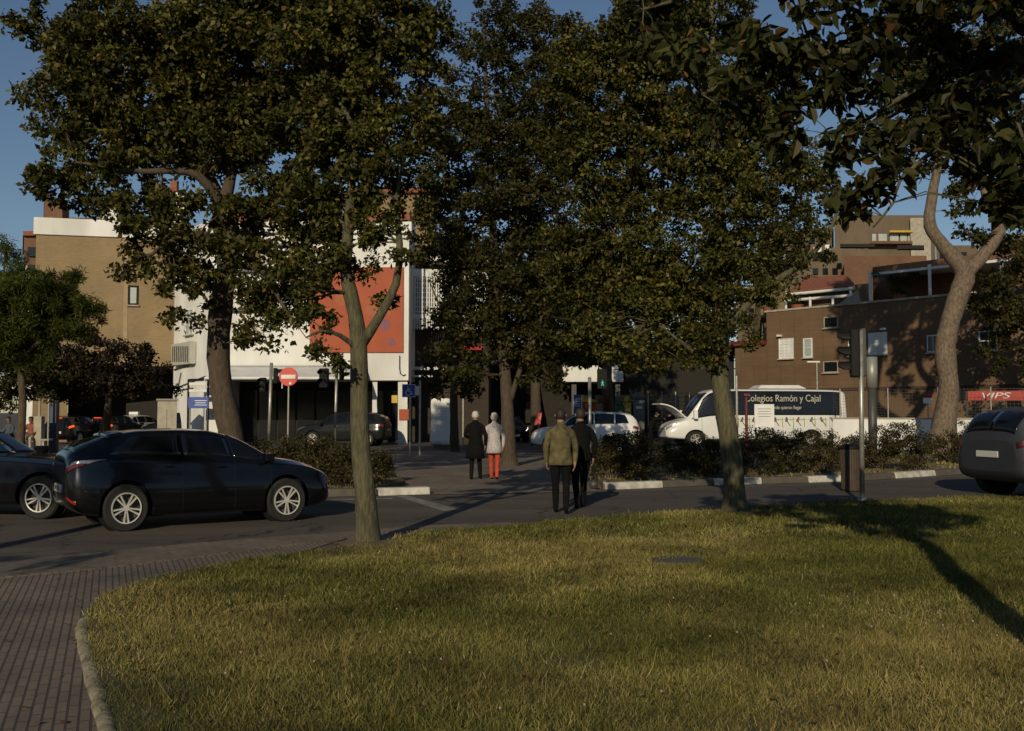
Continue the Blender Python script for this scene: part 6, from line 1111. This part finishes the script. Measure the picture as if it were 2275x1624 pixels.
# trees behind the photographer that throw the streaks of shade on the road at the left
tree('shade_tree', 'tree outside the left of the photo whose shade streaks the road', 2.0, None, [[(0, 0, 0, .16), (-8100, -1400, 0, .15), (-8300, -3000, 0, .1)]],
     [(-6600, -2300, 1900, 220, .6, .8), (-9000, -2100, 1500, 200, -.5, .8), (-8000, -3600, 2400, 700, 0, 1.2)], leaf='leaf_big', bark='bark_brown', size=.11, clump=.25, per=36, dens=.4, twigs=40, seed=24, base_pt=Vector((-8.5, 2.0, .02)))

def shrub(label, x, y, wpx, hpx, seed, leaf='leaf_hedge', dens=1.0, size=.055):
    b_ = G(x, y, .13); Y = b_.y; t = thing('shrub', b_, label, 'shrub', 'hedge shrubs'); rnd = np.random.default_rng(seed); rr_ = random.Random(seed); w_, h_ = wpx / F * Y / 2, hpx / F * Y; k = int(34 * dens); d_ = min(w_, 1.1)
    a = rnd.uniform(0, 2 * np.pi, k); r = rnd.random(k) ** .5; z = rnd.uniform(.12, .92, k); sh_ = np.sqrt(np.clip(1 - (z - .35) ** 2 * 1.6, 0, 1)) * rnd.uniform(.8, 1.12, k)
    C = np.stack([b_.x + np.cos(a) * r * w_ * sh_, b_.y + np.sin(a) * r * d_ * sh_, .13 + z * h_ * rnd.uniform(.85, 1.06, k)], 1); mb = MB(b_)
    for i in range(min(k, 26)): e = Vector(C[i]); mb.tube([b_ + Vector((rr_.uniform(-.15, .15), rr_.uniform(-.1, .1), -.02)), b_.lerp(e, .5) + Vector((0, 0, .08)), e + Vector((0, 0, rr_.uniform(0, .18)))], [.014, .01, .004], 5, cap=False)
    mb.build('stem', M['bark_brown'], t); leaves('foliage', C, int(k * 150), size, M[leaf], t, rnd, rnd.uniform(.13, .27, k), tuple(b_), up=.6)
for i, (x, y, w_, h_, lab) in enumerate([(655, 1072, 110, 100, 'shrub under the no entry sign, left end of the left hedge'), (720, 1078, 120, 108, 'shrub between the no entry sign and the near trunk'), (790, 1082, 110, 100, 'shrub right behind the near greenish trunk'), (838, 1062, 60, 60, 'small low shrub just right of the near greenish trunk'),
        (1360, 1062, 110, 100, 'shrub touching the pedestrian light post'), (1430, 1066, 120, 105, 'shrub in front of the windows of the white car'), (1505, 1048, 100, 66, 'shrub below the nose of the minibus'), (1565, 1060, 100, 84, 'shrub just left of the leaning greenish trunk'), (1670, 1056, 130, 104, 'shrub just right of the leaning greenish trunk'), (1745, 1050, 120, 98, 'shrub below the white notice board'),
        (1820, 1047, 120, 94, 'shrub below the rear of the minibus'), (1890, 1040, 110, 84, 'shrub directly behind the brown bin'), (1955, 1042, 110, 105, 'shrub just right of the tall traffic light pole'), (2025, 1044, 110, 105, 'shrub left of the foot of the forked trunk'), (2120, 1028, 110, 70, 'low shrub right of the foot of the forked trunk'), (560, 1068, 110, 90, 'shrub half hidden by the bonnet of the black fastback')]):
    shrub(lab, x, y, w_, h_, 100 + i)
shrub('bright green clipped shrub under the red restaurant sign', 2180, 1006, 90, 86, 140, leaf='leaf_fresh')
for i, (x, y, lab) in enumerate([(1772, 668, 'small bush growing on the roof terrace under the white veranda'), (1708, 672, 'round bush at the left end of the roof terrace'), (2000, 640, 'bushy plant on the roof terrace under the pergola')]):
    p = on(x, y, 1.2); b_ = Vector((p.x, p.y, 7.88)); t = thing('terrace_plant', b_, lab, 'plant', 'roof terrace plants'); rnd = np.random.default_rng(i); C = np.stack([b_.x + rnd.normal(0, .4 + .2 * (i == 2), 14), b_.y + rnd.normal(0, .3, 14), b_.z + .5 + rnd.uniform(0, .5 + (i == 2) * .8, 14)], 1)
    MB(b_).lathe(b_, [(.3, .1), (.4, .45)], 14).build('pot', M['tile'], t); leaves('foliage', C, 900, .14, M['leaf_fresh'], t, rnd, .3, tuple(b_))
# grass tufts on the island verges: dry weeds
rnd = np.random.default_rng(9); V = []
for poly in (IS1, IS2):
    pl_ = np.array([(p.x, p.y) for p in poly]); n = 26000; x = rnd.uniform(max(pl_[:, 0].min(), -16), min(pl_[:, 0].max(), 22), n); y = rnd.uniform(pl_[:, 1].min(), min(pl_[:, 1].max(), 40), n); k = inside(x, y, pl_); x, y = x[k], y[k]; n = len(x); h = rnd.uniform(.03, .11, n) * (.4 + .6 * (np.sin(x * 2.1) * np.sin(y * 1.7 + x) > -.2)); a = rnd.uniform(0, 6.28, n); dx, dy = np.cos(a) * .01, np.sin(a) * .01; lx, ly = rnd.normal(0, .03, (2, n)); z = np.full(n, .125); q = np.zeros((n, 4, 3))
    q[:, 0] = np.stack([x - dx, y - dy, z], 1); q[:, 1] = np.stack([x + dx, y + dy, z], 1); q[:, 2] = np.stack([x + lx + dx * .3, y + ly, z + h], 1); q[:, 3] = np.stack([x + lx - dx * .3, y + ly, z + h], 1); V.append(q)
tag(quads('verge_grass', np.concatenate(V), M['grass_dry']), 'short dry weeds on the island between the roads', 'grass', kind='stuff')

# unseen belt of trees behind the photographer, added to darken the car reflections
rnd = np.random.default_rng(77); C = np.stack([rnd.uniform(-75, 75, 420), rnd.uniform(-52, -44, 420), np.abs(rnd.normal(4.5, 2.6, 420))], 1)
o = leaves('added_tree_belt', C, 24000, .8, M['leaf_b'], None, rnd, 2.0, (0, 0, 0)); tag(o, 'unseen dark belt of trees behind the viewer, added for reflections', 'trees', kind='stuff')

for k_, (x, y, r) in enumerate(((817, 1212, .34), (1633, 1142, .42))):
    g_ = G(x, y); R1 = random.Random(k_); mb = MB(); n_ = 26; vs_ = [Vector((g_.x, g_.y, .062))]
    for q in (.55, 1):
        for i in range(n_): an = 2 * math.pi * i / n_; rr2 = r * q * (1 + R1.uniform(-.16, .16)); vs_.append(Vector((g_.x + math.cos(an) * rr2 * 1.2, g_.y + math.sin(an) * rr2, .058 if q < 1 else .03)))
    mb.add(vs_, [(0, 1 + i, 1 + (i + 1) % n_) for i in range(n_)] + [(1 + i, 1 + n_ + i, 1 + n_ + (i + 1) % n_, 1 + (i + 1) % n_) for i in range(n_)])
    tag(mb.build('bare_soil', M['earth'], smooth=True), kind='structure')
